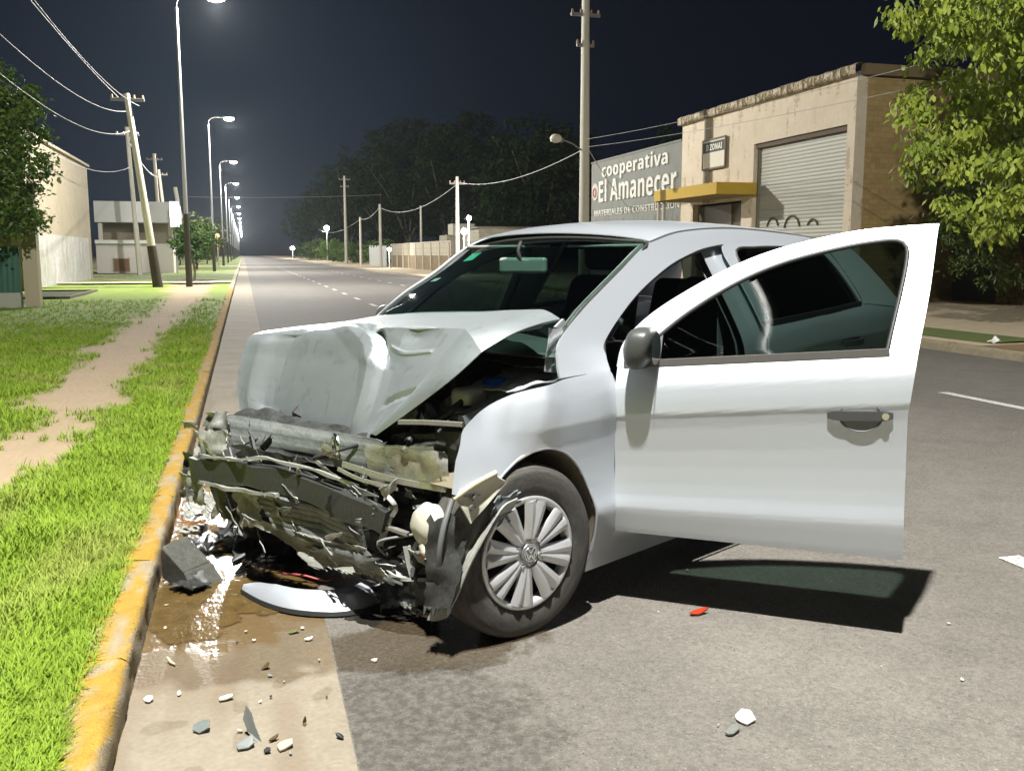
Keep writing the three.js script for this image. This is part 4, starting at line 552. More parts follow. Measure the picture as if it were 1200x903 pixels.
// ---- interior
part('dashboard', grid(30, 16, (u, v) => { const q = pickc([[-.25, .93], [-.42, .985], [-.62, .99], [-.72, .95], [-.74, .85], [-.66, .62]], v); return C(q[0] + .04 * (1 - Math.pow(1 - 2 * u, 2)), lerp(.70, -.70, u), q[1] + .02 * N3(u * 6, v * 3, 1)); }, .005), mTrim, car);
{
  const w = grp('steering_wheel', car); w.position.set(...C(-.93, .36, .93)); w.rotation.z = -.45; // axis tilted towards the driver
  mesh('rim', new THREE.TorusGeometry(.182, .0155, 10, 40).rotateY(Math.PI / 2), mBlack, w); mesh('hub', new THREE.SphereGeometry(.07, 16, 10).scale(.5, 1, 1), mTrim, w);
  for (const a of [0, 2.4, -2.4]) part('spoke', box(.02, .16, .035, 0, .1, 0, .006).rotateX(a + Math.PI), mTrim, w); mesh('column', new THREE.CylinderGeometry(.035, .05, .3, 12).rotateZ(Math.PI / 2).translate(.17, 0, 0), mTrim, w);
  const seat = (y) => { const s = grp('front_seat', car); s.position.set(...C(-1.32, y, .30)); mesh('cushion', box(.52, .16, .50, .05, .16, 0, .06), mFabric, s); const b = box(.15, .66, .50, -.30, .56, 0, .06); const p = b.attributes.position; for (let i = 0; i < p.count; i++) { const h = p.getY(i) - .23; p.setX(i, p.getX(i) - h * .28); p.setZ(i, p.getZ(i) * (1 - .16 * sstep(.3, .66, h))); } b.computeVertexNormals(); mesh('backrest', b, mFabric, s); mesh('headrest', box(.10, .17, .27, -.485, 1.0, 0, .045), mFabric, s); };
  seat(.36); seat(-.36);
  const rb = grp('rear_bench', car); mesh('cushion', box(.5, .16, 1.25, -2.2, .52, 0, .06), mFabric, rb); mesh('backrest', box(.16, .60, 1.25, 0, 0, 0, .06).rotateZ(.3).translate(-2.55, .85, 0), mFabric, rb);
  const m = grp('interior_mirror', car); m.position.set(...C(-.83, -.02, 1.265)); mesh('mirror_body', box(.035, .07, .24, 0, 0, 0, .015).rotateY(.25), M(.22, .24, .23, .4), m); mesh('mirror_face', box(.004, .058, .22, -.019, 0, 0, .002).rotateY(.25), mChrome, m); mesh('mirror_arm', tube([[.01, .02, 0], [.02, .06, .01], [.0, .105, .01]], .009, 6, 6), mBlack, m);
  part('sun_visor', box(.16, .012, .40, -1.03, 1.348, -.33, .005), mLiner, car); part('sun_visor', box(.16, .012, .40, -1.03, 1.348, .33, .005), mLiner, car);
  part('seat_belt', sweep([C(-1.45, .60, 1.18), C(-1.42, .62, .9), C(-1.40, .66, .5)], .004, .045, 10, V3(1, 0, 0)), M(.18, .18, .17, .9), car); part('seat_belt', sweep([C(-1.45, -.60, 1.18), C(-1.42, -.62, .9), C(-1.40, -.66, .5)], .004, .045, 10, V3(1, 0, 0)), M(.18, .18, .17, .9), car);
  part('airbag_sheet', sheet(C(-.66, -.15, .93), C(-.74, -.55, .93), C(-.80, -.5, .74), C(-.75, -.15, .74), { amp: .03, seed: 3 }), M(.16, .165, .16, .9), car);
}
// ---- wheels
function wheel(sg, X, steer, camber = 0) {
  const w = grp('wheel', car); w.position.set(X, .30 + .014 * (X + 2.46), -sg * .80); w.rotation.order = 'YXZ'; w.rotation.y = steer + (sg < 0 ? Math.PI : 0); w.rotation.x = camber;
  // local: axle along -z (outwards), face at z = 0
  const lathe = (pts, n) => new THREE.LatheGeometry(pts.map(p => new THREE.Vector2(...p)), n).rotateX(-Math.PI / 2);
  mesh('tyre', lathe([[.178, -.185], [.215, -.195], [.262, -.198], [.285, -.192], [.2975, -.175], [.2995, -.14], [.300, -.10], [.2995, -.055], [.2965, -.022], [.285, -.004], [.268, .004], [.235, .006], [.206, .003], [.194, -.004], [.190, -.02]], 72), mTyre, w);
  mesh('rim', lathe([[.19, -.18], [.178, -.16], [.176, -.06], [.17, -.05], [.10, -.05], [.0, -.05]], 48), M(.035, .035, .034, .6, .4), w);
  mesh('rim_ring', lathe([[.165, -.022], [.170, -.004], [.178, .006], [.187, .009], [.194, .006], [.196, -.002], [.192, -.014]], 72), mWheelSil, w);
  mesh('hub', lathe([[.075, -.035], [.073, -.012], [.060, -.001], [.042, .003], [.036, .002]], 40), mWheelSil, w); mesh('centre_cap', lathe([[.036, .002], [.034, .010], [.026, .013], [.0, .0135]], 32), M(.30, .31, .315, .3, .7), w);
  for (let k = 0; k < 8; k++) for (const e of [-1, 1]) { const a = k / 8 * Math.PI * 2 + .19 + e * .125; // paired blades
    const g = grid(4, 8, (u, v) => { const r = lerp(.052, .180, v), hw = lerp(.0095, .0155, v), aa = a + e * .045 * (v - .5), c = Math.cos(aa), s = Math.sin(aa), t = (u - .5) * 2 * hw, z = .002 + .004 * Math.sin(v * 2.6) - .010 * Math.pow((u - .5) * 2, 2) - .004 * (1 - v); return [c * r - s * t, s * r + c * t, -z]; }, -.014); part('spoke', g, mWheelSil, w); }
  for (let k = 0; k < 4; k++) { const a = k / 4 * 6.2832 + .35; part('bolt_cap', new THREE.CylinderGeometry(.0135, .0145, .02, 14).rotateX(Math.PI / 2).translate(Math.cos(a) * .053, Math.sin(a) * .053, .0), M(.26, .265, .265, .5, .4), w); }
  // round emblem: ring with a V over a W
  const mE = M(.78, .79, .79, .2, .9), bar = (x0, y0, x1, y1) => { const L = Math.hypot(x1 - x0, y1 - y0); return box(L, .0042, .003).rotateZ(Math.atan2(y1 - y0, x1 - x0)).translate((x0 + x1) / 2, (y0 + y1) / 2, -.0148); };
  mesh('emblem', merge([new THREE.TorusGeometry(.0245, .0022, 6, 28).translate(0, 0, -.0145), bar(-.011, .021, 0, .002), bar(0, .002, .011, .021), bar(-.021, .010, -.010, -.019), bar(-.010, -.019, 0, -.002), bar(0, -.002, .010, -.019), bar(.010, -.019, .021, .010)]), mE, w);
  return w;
}
wheel(1, -.02, THREE.MathUtils.degToRad(-6)); wheel(-1, -.02, THREE.MathUtils.degToRad(-6)); wheel(1, -2.465, 0); wheel(-1, -2.465, 0);
part('brake_disc', new THREE.CylinderGeometry(.12, .12, .03, 32).rotateX(Math.PI / 2).translate(-.012, .33, -.70), M(.22, .17, .12, .5, .6), car);
part('front_axle', tube([C(-.02, .70, .30), C(-.02, 0, .28), C(-.02, -.70, .30)], .03, 6, 8), mUnder, car); part('rear_axle', tube([C(-2.46, .72, .28), C(-2.46, 0, .26), C(-2.46, -.72, .28)], .035, 6, 8), mUnder, car);
// ---- hood: rear half tented up, front half folded down over the crushed nose
{
  const net = [
    [[-.523, -.68, 1.033], [-.347, -.72, 1.012], [-.103, -.73, 1.004], [.115, -.73, .985], [.172, -.722, .90], [.212, -.70, .79], [.238, -.64, .685]],
    [[-.53, -.35, 1.06], [-.38, -.36, 1.056], [-.14, -.37, 1.045], [.075, -.38, 1.022], [.125, -.385, .90], [.165, -.39, .77], [.194, -.40, .642]],
    [[-.459, 0, 1.086], [-.32, 0, 1.084], [-.12, 0, 1.074], [.065, 0, 1.052], [.118, -.01, .92], [.162, -.02, .78], [.200, -.03, .640]],
    [[-.395, .30, 1.106], [-.28, .31, 1.102], [-.1, .32, 1.09], [.055, .31, 1.07], [.115, .26, .94], [.17, .21, .80], [.218, .15, .662]],
    [[-.274, .60, 1.126], [-.206, .56, 1.113], [-.08, .57, 1.098], [.04, .57, 1.078], [.118, .50, .96], [.178, .40, .83], [.232, .27, .690]],
    [[-.29, .70, 1.098], [-.171, .71, 1.089], [-.048, .71, 1.065], [.085, .70, 1.015], [.152, .625, .925], [.187, .46, .81], [.238, .315, .706]]];
  const pick2 = (c, u) => u < .5 ? pickc(c.slice(0, 4), u * 2) : pickc(c.slice(3), u * 2 - 1);
  const fold = (x, w) => Math.max(0, 1 - Math.abs(x) / w), band = (u, a, b, e = .08) => sstep(a - e, a, u) * (1 - sstep(b, b + e, u));
  const S = (u0, v) => { const u = clamp(u0 + (.035 * Math.sin(v * 9 + 1) + .02 * Math.sin(v * 23)) * 4 * u0 * (1 - u0) * .6, 0, 1); const cols = net.map(c => { const a = pick2(c, u), b = pickc(c, u), k = .62 * band(v, .0, .34, .12); return a.map((q, i) => lerp(q, b[i], k)); }); let p; if (v <= .8) p = pickc(cols.slice(0, 5), v / .8); else { const t = (v - .8) / .2; p = cols[4].map((q, k) => lerp(q, cols[5][k], t)); const bulge = .012 * Math.sin(t * Math.PI); p[2] += bulge; p[0] += bulge * .6; } return p; };
  const g = grid(120, 120, (u, v) => { const p = S(u, v), e = .012, a = S(clamp(u + e, 0, 1), v), b = S(clamp(u - e, 0, 1), v), c = S(u, clamp(v + e, 0, 1)), d = S(u, clamp(v - e, 0, 1)); const n = V3(a[0] - b[0], a[1] - b[1], a[2] - b[2]).cross(V3(c[0] - d[0], c[1] - d[1], c[2] - d[2])).normalize(); if (n.x + n.z < 0) n.negate();
    const edge = Math.min(1, Math.min(v, 1 - v) * 9) * Math.min(1, (1 - u) * 8 + .25);
    let h = 0;
    h -= .030 * fold(v - (.16 - .05 * (u - .5)), .07) * band(u, .52, 1);            // valley near the right corner
    h += .016 * fold(v - (.075 - .02 * (u - .5)), .05) * band(u, .56, .98);
    h -= .030 * fold(v - (.40 + .75 * (u - .47)), .035) * band(u, .46, .64, .05);     // sharp tuck running down from the fold
    h += .012 * fold(v - (.33 + .75 * (u - .47)), .06) * band(u, .46, .66, .05);
    h += .024 * fold(v - (.52 + .28 * (u - .75)), .06) * band(u, .70, .99, .10);      // bright rib towards the front lip
    h -= .016 * fold(v - (.62 + .28 * (u - .75)), .07) * band(u, .66, .99, .10);
    h -= .022 * fold(Math.hypot((u - .53) * 1.1, v - .62), .085) * (v > .58 ? 1 : .3); // thumb-shaped dent
    h += .008 * fold(u - .60 - .03 * (v - .5), .012) * band(v, .56, .72, .02);
    h -= .012 * fold(u - (.80 - .25 * (v - .75)), .03) * band(v, .66, .80, .03);
    h += .006 * N3(u * 2.6, v * 3.0, 2) + .0008 * N3(u * 26, v * 24, 9) * sstep(.75, .98, u);
    h *= edge; return C(p[0] + n.x * h, p[1] + n.y * h, p[2] + n.z * h); }, .004, 1);
  const hood = part('hood', toCreasedNormals(g, .16), mHood, car); hood.userData.label = 'buckled silver hood folded down at the front';
  part('hood_inner_rib', tube([[.0, .9], [.25, .88], [.5, .86]].map(([u, v]) => { const p = S(u, v); return C(p[0], p[1] - .03, p[2] - .045); }), .018, 10, 6), M(.28, .30, .29, .5, .4), hood);
  part('hood_hinge', sweep([C(-.32, .665, 1.08), C(-.37, .665, 1.0), C(-.40, .66, .91)], .012, .05, 8, V3(1, 0, 0)), mPaintDirty, car);
  part('cowl_bracket', sheet(C(-.24, .69, 1.07), C(-.30, .70, 1.06), C(-.34, .70, .90), C(-.22, .69, .92), { amp: .01, seed: 8, t: .004 }), mPaintDirty, car);
}
// ---- engine bay
part('strut_tower', sheet(C(-.05, .70, .87), C(-.36, .70, .895), C(-.36, .42, .90), C(-.05, .42, .84), { amp: .015, seed: 12, nu: 18 }), M(.55, .57, .57, .45, .35), car);
part('inner_rail', sweep([C(-.43, .665, .865), C(-.2, .655, .85), C(.0, .62, .80), C(.09, .60, .77)], .045, .05, 16), M(.26, .28, .31, .5, .4), car);
part('engine_block', sheet(C(.12, .42, .74), C(-.30, .40, .80), C(-.32, -.45, .80), C(.12, -.45, .74), { amp: .07, f: 13, seed: 15, nu: 34, nv: 34, t: .02, crease: .3 }), mEngine, car);
part('engine_front', sheet(C(.16, -.5, .72), C(.13, .42, .74), C(.10, .42, .24), C(.14, -.5, .22), { amp: .05, f: 12, seed: 16, nu: 30, nv: 22, t: .02, crease: .3 }), M(.03, .031, .029, .7), car);
part('coolant_tank', box(.10, .13, .10, ...C(-.03, .50, .80), .025), M(.48, .48, .44, .35), car);
part('battery', box(.18, .16, .2, ...C(-.16, .28, .84), .012), mBlack, car);
{ const cp = grp('reservoir_cap', car); cp.position.set(...C(-.165, .50, .865)); mesh('cap_disc', new THREE.CylinderGeometry(.04, .042, .034, 24), mBlue, cp); for (let i = 0; i < 10; i++) part('grip_rib', box(.006, .03, .008, Math.cos(i * .628) * .042, 0, Math.sin(i * .628) * .042), mBlue, cp); }
part('reservoir', box(.13, .09, .12, ...C(-.17, .49, .80), .03), M(.36, .36, .33, .4), car);
[[[.05, .52, .80], [-.06, .58, .80], [-.2, .57, .83], [-.3, .5, .86], .010], [[.10, .45, .74], [.0, .52, .83], [-.12, .40, .87], [-.28, .44, .88], .013], [[.14, .30, .72], [.05, .36, .82], [-.1, .30, .85], [-.3, .2, .9], .018], [[.16, .56, .74], [.10, .58, .79], [.0, .60, .78], [-.12, .60, .81], .007], [[.2, .42, .66], [.12, .40, .74], [.02, .30, .80], [-.1, .1, .82], .015]].forEach(a => part('hose', tube(a.slice(0, 4).map(p => C(...p)), a[4], 24, 8), mBlack, car));
part('latch_rod', sweep([C(.215, .42, .765), C(.17, .52, .77), C(.115, .635, .77)], .018, .014, 8), M(.22, .22, .19, .5, .4), car);
// ---- crushed nose
const P4 = (name, a, b, c, d, m, o) => part(name, sheet(C(...a), C(...b), C(...c), C(...d), o), m, car);
P4('grille_panel', [.34, -.60, .69], [.25, .36, .70], [.245, .42, .575], [.385, -.42, .575], mDirtyGrey, { amp: .010, f: 4, seed: 21, nu: 40, nv: 40, rag: .02, bow: -.02, rib: .0015, ribs: 2.5, crease: .5 });
P4('slam_panel', [.23, -.60, .70], [.18, .33, .705], [.26, .36, .67], [.33, -.58, .66], mDustBlack, { amp: .015, f: 6, seed: 22, nu: 26, nv: 8 });
P4('grille_lattice', [.40, -.38, .60], [.36, .05, .605], [.345, .06, .555], [.40, -.38, .55], mDustBlack, { amp: .012, f: 8, seed: 23, nu: 20, nv: 6, rag: .2 });
part('bumper_beam', sweep([C(.43, -.68, .462), C(.425, -.5, .478), C(.405, -.2, .508), C(.37, .05, .50), C(.305, .30, .452), C(.27, .40, .42)], .05, .088, 34, V3(0, 1, 0), t => [1 + .2 * Math.sin(t * 31), 1 + .10 * Math.sin(t * 23 + 1), .010 * Math.sin(t * 17)]), mDustBlack, car);
part('beam_lip', sweep([C(.455, -.58, .535), C(.44, -.32, .555), C(.42, -.15, .584), C(.385, .06, .58), C(.34, .25, .56)], .010, .010, 30, V3(0, 1, 0), t => [1, 1 + .4 * Math.sin(t * 29), .008 * Math.sin(t * 21)]), mDirtyPale, car);
part('beam_lip', sweep([C(.45, -.62, .425), C(.445, -.4, .43), C(.43, -.2, .448), C(.42, -.05, .46)], .018, .014, 20, V3(0, 1, 0), t => [1, 1, .008 * Math.sin(t * 19)]), mDirtyPale, car);
P4('beam_shroud', [.395, -.12, .545], [.30, .36, .535], [.30, .37, .44], [.40, -.10, .47], mDirtyGrey, { amp: .012, f: 5, seed: 28, nu: 24, nv: 10, rag: .15, bow: .02 });
P4('condenser_plate', [.425, -.20, .462], [.315, .33, .435], [.305, .32, .275], [.40, -.12, .318], mDirtyGrey, { amp: .012, f: 4, seed: 24, nu: 30, nv: 44, t: .012, bow: .03, rib: .0015, ribs: 6, crease: .5 });
P4('lower_bumper_skin', [.435, -.27, .335], [.32, .33, .325], [.285, .40, .225], [.37, .08, .205], mDirtyPale, { amp: .022, f: 5, seed: 25, nu: 38, nv: 18, rag: .12, bow: .02 });
P4('lower_bumper_skin', [.37, .05, .27], [.30, .36, .32], [.25, .44, .20], [.32, .20, .19], mDirtyGrey, { amp: .025, f: 8, seed: 26, nu: 28, nv: 16, rag: .2 });
P4('radiator', [.27, -.42, .60], [.20, .36, .60], [.19, .34, .27], [.27, -.42, .28], M(.025, .027, .024, .6, .3), { amp: .015, f: 8, seed: 27, nu: 24, nv: 16, t: .02 });
// right-hand corner: burst lamp and bumper shell
P4('headlight_shell', [.40, -.72, .60], [.43, -.42, .66], [.43, -.40, .53], [.43, -.70, .50], mDirtyPale, { amp: .028, f: 8, seed: 31, nu: 22, nv: 14, rag: .08 });
P4('headlight_reflector', [.37, -.70, .68], [.38, -.46, .72], [.40, -.46, .60], [.38, -.68, .60], mAlu, { amp: .03, f: 9, seed: 32, nu: 18, nv: 12, rag: .10 });
P4('bumper_corner', [.44, -.84, .42], [.45, -.54, .43], [.45, -.55, .33], [.44, -.80, .30], mDirtyPale, { amp: .025, f: 7, seed: 33, nu: 18, nv: 12, rag: .08 });
P4('bumper_corner', [.40, -.86, .50], [.42, -.64, .53], [.43, -.62, .45], [.41, -.88, .40], mDustBlack, { amp: .03, f: 9, seed: 34, nu: 14, nv: 10, rag: .2 });
P4('bumper_bracket', [.43, -.53, .43], [.42, -.42, .43], [.41, -.40, .29], [.42, -.49, .31], mDustBlack, { amp: .015, seed: 35, nu: 8, nv: 12, t: .02 });
P4('bumper_bracket', [.425, -.40, .43], [.405, -.22, .43], [.40, -.22, .30], [.41, -.36, .28], mDirtyPale, { amp: .02, f: 8, seed: 36, nu: 12, nv: 12, rag: .15 });
P4('grille_fragment', [.42, -.36, .545], [.40, -.20, .57], [.39, -.20, .50], [.41, -.36, .49], mDirtyPale, { amp: .03, f: 12, seed: 37, nu: 12, nv: 9, rag: .2 });
P4('grille_fragment', [.41, -.62, .57], [.42, -.48, .58], [.42, -.48, .505], [.42, -.60, .50], mAlu, { amp: .025, f: 10, seed: 38, nu: 12, nv: 9, rag: .25 });
part('tow_eye', new THREE.TorusGeometry(.025, .009, 8, 20).translate(...C(.405, -.23, .50)), mAlu, car); part('tow_bolt', new THREE.CylinderGeometry(.014, .014, .09, 10).rotateX(1.4).translate(...C(.405, -.17, .497)), mAlu, car);
part('grille_emblem', new THREE.TorusGeometry(.036, .008, 8, 24).rotateY(1.2).translate(...C(.30, .16, .66)), mChrome, car);
// left-hand corner: headlamp, washer bottle, brackets
P4('headlight_lens', [.285, .31, .675], [.185, .56, .70], [.15, .60, .545], [.28, .33, .555], mLamp, { amp: .018, f: 6, seed: 41, nu: 20, nv: 12, t: .004, rag: .05 });
P4('headlight_bowl', [.23, .34, .66], [.14, .56, .67], [.12, .57, .56], [.22, .34, .56], mAlu, { amp: .022, f: 8, seed: 42, nu: 18, nv: 12 });
P4('headlight_housing', [.20, .30, .70], [.10, .60, .74], [.08, .60, .52], [.20, .30, .53], mDustBlack, { amp: .02, seed: 43 });
for (const [a, b, w] of [[[.325, .235, .608], [.15, .585, .545], .020], [[.335, .22, .59], [.25, .40, .545], .012], [[.30, .27, .575], [.235, .43, .535], .010], [[.345, .10, .60], [.30, .29, .53], .014]]) part('trim_strip', sweep([C(...a), C((a[0] + b[0]) / 2 + .012, (a[1] + b[1]) / 2, (a[2] + b[2]) / 2 - .006), C(...b)], .006, w, 12), mAlu, car);
{ // washer bottle
  const g = new THREE.SphereGeometry(1, 30, 20), p = g.attributes.position; for (let i = 0; i < p.count; i++) { const x = p.getX(i), y = p.getY(i), z = p.getZ(i), k = 1 - .35 * clamp(-y, 0, 1) + .05 * N3(x * 3, y * 3, z * 3); p.setXYZ(i, x * .05 * k, y * .085 + .012 * N3(x * 2, y * 2 + 5, z * 2), z * .088 * k + .02 * (y < 0 ? y : 0)); } g.computeVertexNormals();
  part('washer_bottle', g.translate(...C(.235, .60, .43)), mCream, car); part('bottle_neck', new THREE.CylinderGeometry(.018, .02, .05, 14).rotateX(.5).translate(...C(.265, .61, .365)), mCream, car); part('bottle_bung', new THREE.CylinderGeometry(.011, .011, .012, 12).rotateZ(1.5).translate(...C(.283, .617, .355)), M(.12, .06, .05, .6), car);
}
P4('lamp_bracket', [.29, .785, .588], [.155, .825, .640], [.105, .83, .608], [.238, .80, .492], mCream, { amp: .006, f: 9, seed: 44, nu: 14, nv: 10, t: .008, bow: .012 });
part('bracket_rib', tube([C(.295, .79, .582), C(.225, .815, .622), C(.15, .83, .646)], .009, 10, 6), M(.55, .5, .34, .4), car); for (const [x, y, z] of [[.225, .812, .575], [.235, .808, .545]]) part('bracket_hole', new THREE.CylinderGeometry(.011, .011, .012, 12).rotateX(1.57).translate(...C(x, y, z)), M(.10, .095, .08, .7), car);
part('arch_liner_flap', grid(6, 26, (u, v) => { const p = pickc([[.055, .825, .545], [.128, .83, .53], [.195, .825, .455], [.245, .81, .37], [.268, .775, .27], [.285, .74, .19]], v), q = pickc([[.06, .79, .50], [.13, .77, .48], [.215, .745, .41], [.265, .715, .33], [.285, .68, .23], [.30, .65, .15]], v); const k = u, w = .004 * N3(u * 4, v * 9, 2); return C(lerp(p[0], q[0], k) + w, lerp(p[1], q[1], k) + w, lerp(p[2], q[2], k) - .012 * Math.sin(k * 3.14)); }, .005), mDirtyPale, car);
P4('arch_liner_flap', [.03, .815, .56], [.12, .80, .545], [.14, .79, .46], [.06, .80, .47], M(.13, .15, .16, .5), { amp: .012, f: 10, seed: 46, nu: 10, nv: 10, t: .005, rag: .25 });
P4('torn_liner', [.33, .70, .505], [.205, .79, .545], [.30, .775, .215], [.34, .69, .20], mDustBlack, { amp: .014, f: 8, seed: 50, nu: 12, nv: 18, t: .005, rag: .10 });
part('loose_hose', tube([C(.25, .73, .56), C(.30, .745, .48), C(.315, .74, .40), C(.30, .72, .31)], .010, 18, 6), mGreyPl, car);
P4('splash_shield', [.09, .62, .33], [.22, .42, .34], [.20, .46, .12], [.12, .60, .11], mDustBlack, { amp: .03, f: 9, seed: 47, nu: 14, nv: 14, rag: .2 });
for (const [pts, w, m] of [[[[.24, .40, .47], [.255, .385, .40], [.27, .36, .33]], .022, mDirtyPale], [[[.22, .45, .335], [.215, .46, .27], [.205, .475, .205]], .026, mDirtyPale], [[[.27, .37, .27], [.235, .43, .222], [.18, .52, .22]], .022, mDirtyPale], [[[.18, .53, .35], [.165, .55, .25], [.16, .56, .19]], .018, mGreyPl], [[[.31, .25, .36], [.27, .36, .40], [.22, .46, .38]], .018, mAlu], [[[.26, .38, .52], [.24, .42, .47], [.25, .41, .44]], .016, mAlu], [[[.21, .48, .475], [.16, .55, .485], [.10, .63, .47]], .012, mGreyPl], [[[.12, .62, .47], [.10, .645, .40], [.105, .635, .30]], .012, mCream]]) part('mounting_strut', sweep(pts.map(p => C(...p)), .012, w, 10, V3(.6, .1, .4)), m, car);
P4('fog_lamp_shell', [.15, .585, .375], [.125, .615, .375], [.125, .61, .29], [.15, .58, .29], mCream, { amp: .006, seed: 48, nu: 8, nv: 8, t: .01 });
// the black cavity behind, hanging hoses and wires
P4('undertray', [.25, -.55, .24], [.12, .50, .24], [-.30, .5, .22], [-.30, -.55, .22], mUnder, { amp: .03, seed: 49 });
{ const r = rng(314); for (let i = 0; i < 40; i++) { const y = -.74 + r() * 1.32, x = .36 - .1 * y - .5 * Math.max(0, y) ** 2 + (r() - .3) * .06, z = .22 + r() * .44; const a = r() * 6.28, L = .05 + r() * .10, dx = (r() - .5) * .05, p = [x, y, z], q = [x + dx, y + Math.cos(a) * L, z + Math.sin(a) * L * .7], w = .012 + r() * .03; P4('broken_piece', p, q, [q[0] + .01, q[1] + w * .5, q[2] + w], [p[0] + .01, p[1] - w * .3, p[2] + w], [mDirtyGrey, mDustBlack, mDirtyPale, mAlu, mDirtyGrey, mLamp, mDirtyPale][i % 7], { amp: .012, f: 18, seed: 60 + i, nu: 6, nv: 4, t: .003, rag: .2 }); }
  for (let i = 0; i < 16; i++) { const y = -.5 + r() * 1.05, x = .33 - .1 * y - .5 * Math.max(0, y) ** 2, z = .3 + r() * .35; part('loose_wire', tube([C(x, y, z), C(x + .05 * r(), y + .1 * (r() - .3), z - .06 * r()), C(x + .06 * r(), y + .16 * (r() - .2), z - .03 + .1 * (r() - .5)), C(x - .05, y + .2 * r(), z + .03)], .0035 + r() * .003, 18, 5), i % 3 ? mBlack : mGreyPl, car); } }
// ---------------------------------------------------------------- debris and puddles on the road
const G = (x, y, z) => [x, y, -z];
{ // torn bumper strip
  const t = thing('bumper_strip', 'long curved silver bumper strip lying in the gutter before the wreck', 'car part');
  const path = [[-.055, 3.60], [.02, 3.455], [.12, 3.34], [.25, 3.275], [.36, 3.275], [.44, 3.32]], c = u => pickc(path, u);
  part('painted_face', grid(40, 8, (u, v) => { const p = c(u), q = c(Math.min(1, u + .02)), o = c(Math.max(0, u - .02)); const dx = q[0] - o[0], dz = q[1] - o[1], L = Math.hypot(dx, dz) || 1, w = interp([0, .06, .5, .97, 1], [.012, .05, .085, .105, .10], u); const nx = -dz / L, nz = dx / L; return G(p[0] + nx * v * w, .012 + .058 * Math.pow(v, .8) * interp([0, .2, 1], [.5, 1, 1.1], u) + .008 * Math.sin(v * 3.1), p[1] + nz * v * w); }, .004), mPaint, t);
  part('lower_lip', grid(40, 3, (u, v) => { const p = c(u); return G(p[0], .022 - v * .016, p[1] + .004 - v * .006); }, .004), mBlack, t);
}
const flat = (name, label, cat, pts, mat, o = {}) => { const s = single(name, sheet(...pts, o), mat, label, cat); return s; };
flat('torn_fender_sheet', 'ragged pale blue grey sheet of bodywork beside the bumper strip', 'car part', [G(.42, .05, 3.48), G(.66, .07, 3.44), G(.64, .02, 3.28), G(.44, .015, 3.28)], mPaintDirty, { amp: .03, f: 13, seed: 5, nu: 22, nv: 14, rag: .3 });
flat('undershield', 'black plastic undershield lying flat on the wet gutter', 'car part', [G(-.12, .02, 4.0), G(.20, .03, 3.98), G(.30, .06, 4.55), G(.12, .05, 4.75)], mDustBlack, { amp: .02, f: 7, seed: 6, nu: 20, nv: 16, rag: .2 });
flat('glint_sheet', 'added shiny crumpled sheet standing for lamp glints on the wet gutter', 'car part', [G(-.20, .02, 4.20), G(.14, .03, 4.12), G(.16, .10, 4.62), G(-.10, .05, 4.75)], M(.72, .73, .72, .22, 1), { amp: .035, f: 11, seed: 7, nu: 34, nv: 30, rag: .15, crease: .2 });  // added metallic sheet, imitates lamp reflections on the wet concrete
{ // block of bumper
  const g = new RoundedBoxGeometry(.22, .12, .13, 6, .012), p = g.attributes.position; for (let i = 0; i < p.count; i++) { const x = p.getX(i), y = p.getY(i), z = p.getZ(i); const cut = Math.max(0, x + y - .10); p.setXYZ(i, x * (1 - .18 * (y > 0)) + .022 * N3(x * 9, y * 9, z * 9) - y * .25 - cut * .5, y * (1 - .45 * (x / .22)) + .016 * N3(x * 11 + 4, y * 11, z * 11) - cut * .6, z * (1 + 1.3 * x) + .018 * N3(x * 12, y * 12 + 7, z * 12)); } g.computeVertexNormals();
  const b = single('bumper_block', g, M(1, 1, 1, .75, 0, { map: grime([.03, .032, .026], [.085, .086, .07], .4) }), 'grey broken bumper block lying by the yellow kerb', 'car part'); b.position.set(-.25, .066, -3.80); b.rotation.set(.12, -.75, -.16);
  flat('bumper_fragment', 'dark torn bumper fragment lying in the oil before the grey block', 'car part', [G(-.33, .02, 3.72), G(-.24, .03, 3.62), G(-.17, .04, 3.70), G(-.25, .06, 3.82)], mDustBlack, { amp: .02, f: 12, seed: 13, nu: 12, nv: 10, t: .006, rag: .2 });
  flat('bumper_bracket_piece', 'pale bent plastic bracket leaning on the grey bumper block', 'car part', [G(-.30, .13, 4.05), G(-.22, .14, 4.02), G(-.20, .06, 4.42), G(-.30, .04, 4.40)], mDirtyPale, { amp: .025, f: 12, seed: 9, nu: 14, nv: 14, t: .008 });
  flat('plastic_liner_piece', 'crushed dirty liner piece against the kerb by the bumper corner', 'car part', [G(-.36, .06, 4.95), G(-.20, .10, 4.85), G(-.14, .04, 4.65), G(-.34, .02, 4.72)], mDirtyPale, { amp: .035, f: 12, seed: 10, nu: 16, nv: 14, rag: .2 });
  flat('glass_crumbs_sheet', 'shattered lamp glass heaped at the kerb behind the bumper corner', 'car part', [G(-.34, .02, 5.9), G(-.20, .03, 5.85), G(-.16, .05, 5.45), G(-.32, .02, 5.4)], mLamp, { amp: .06, f: 22, seed: 11, nu: 26, nv: 26, crease: .1 });
}
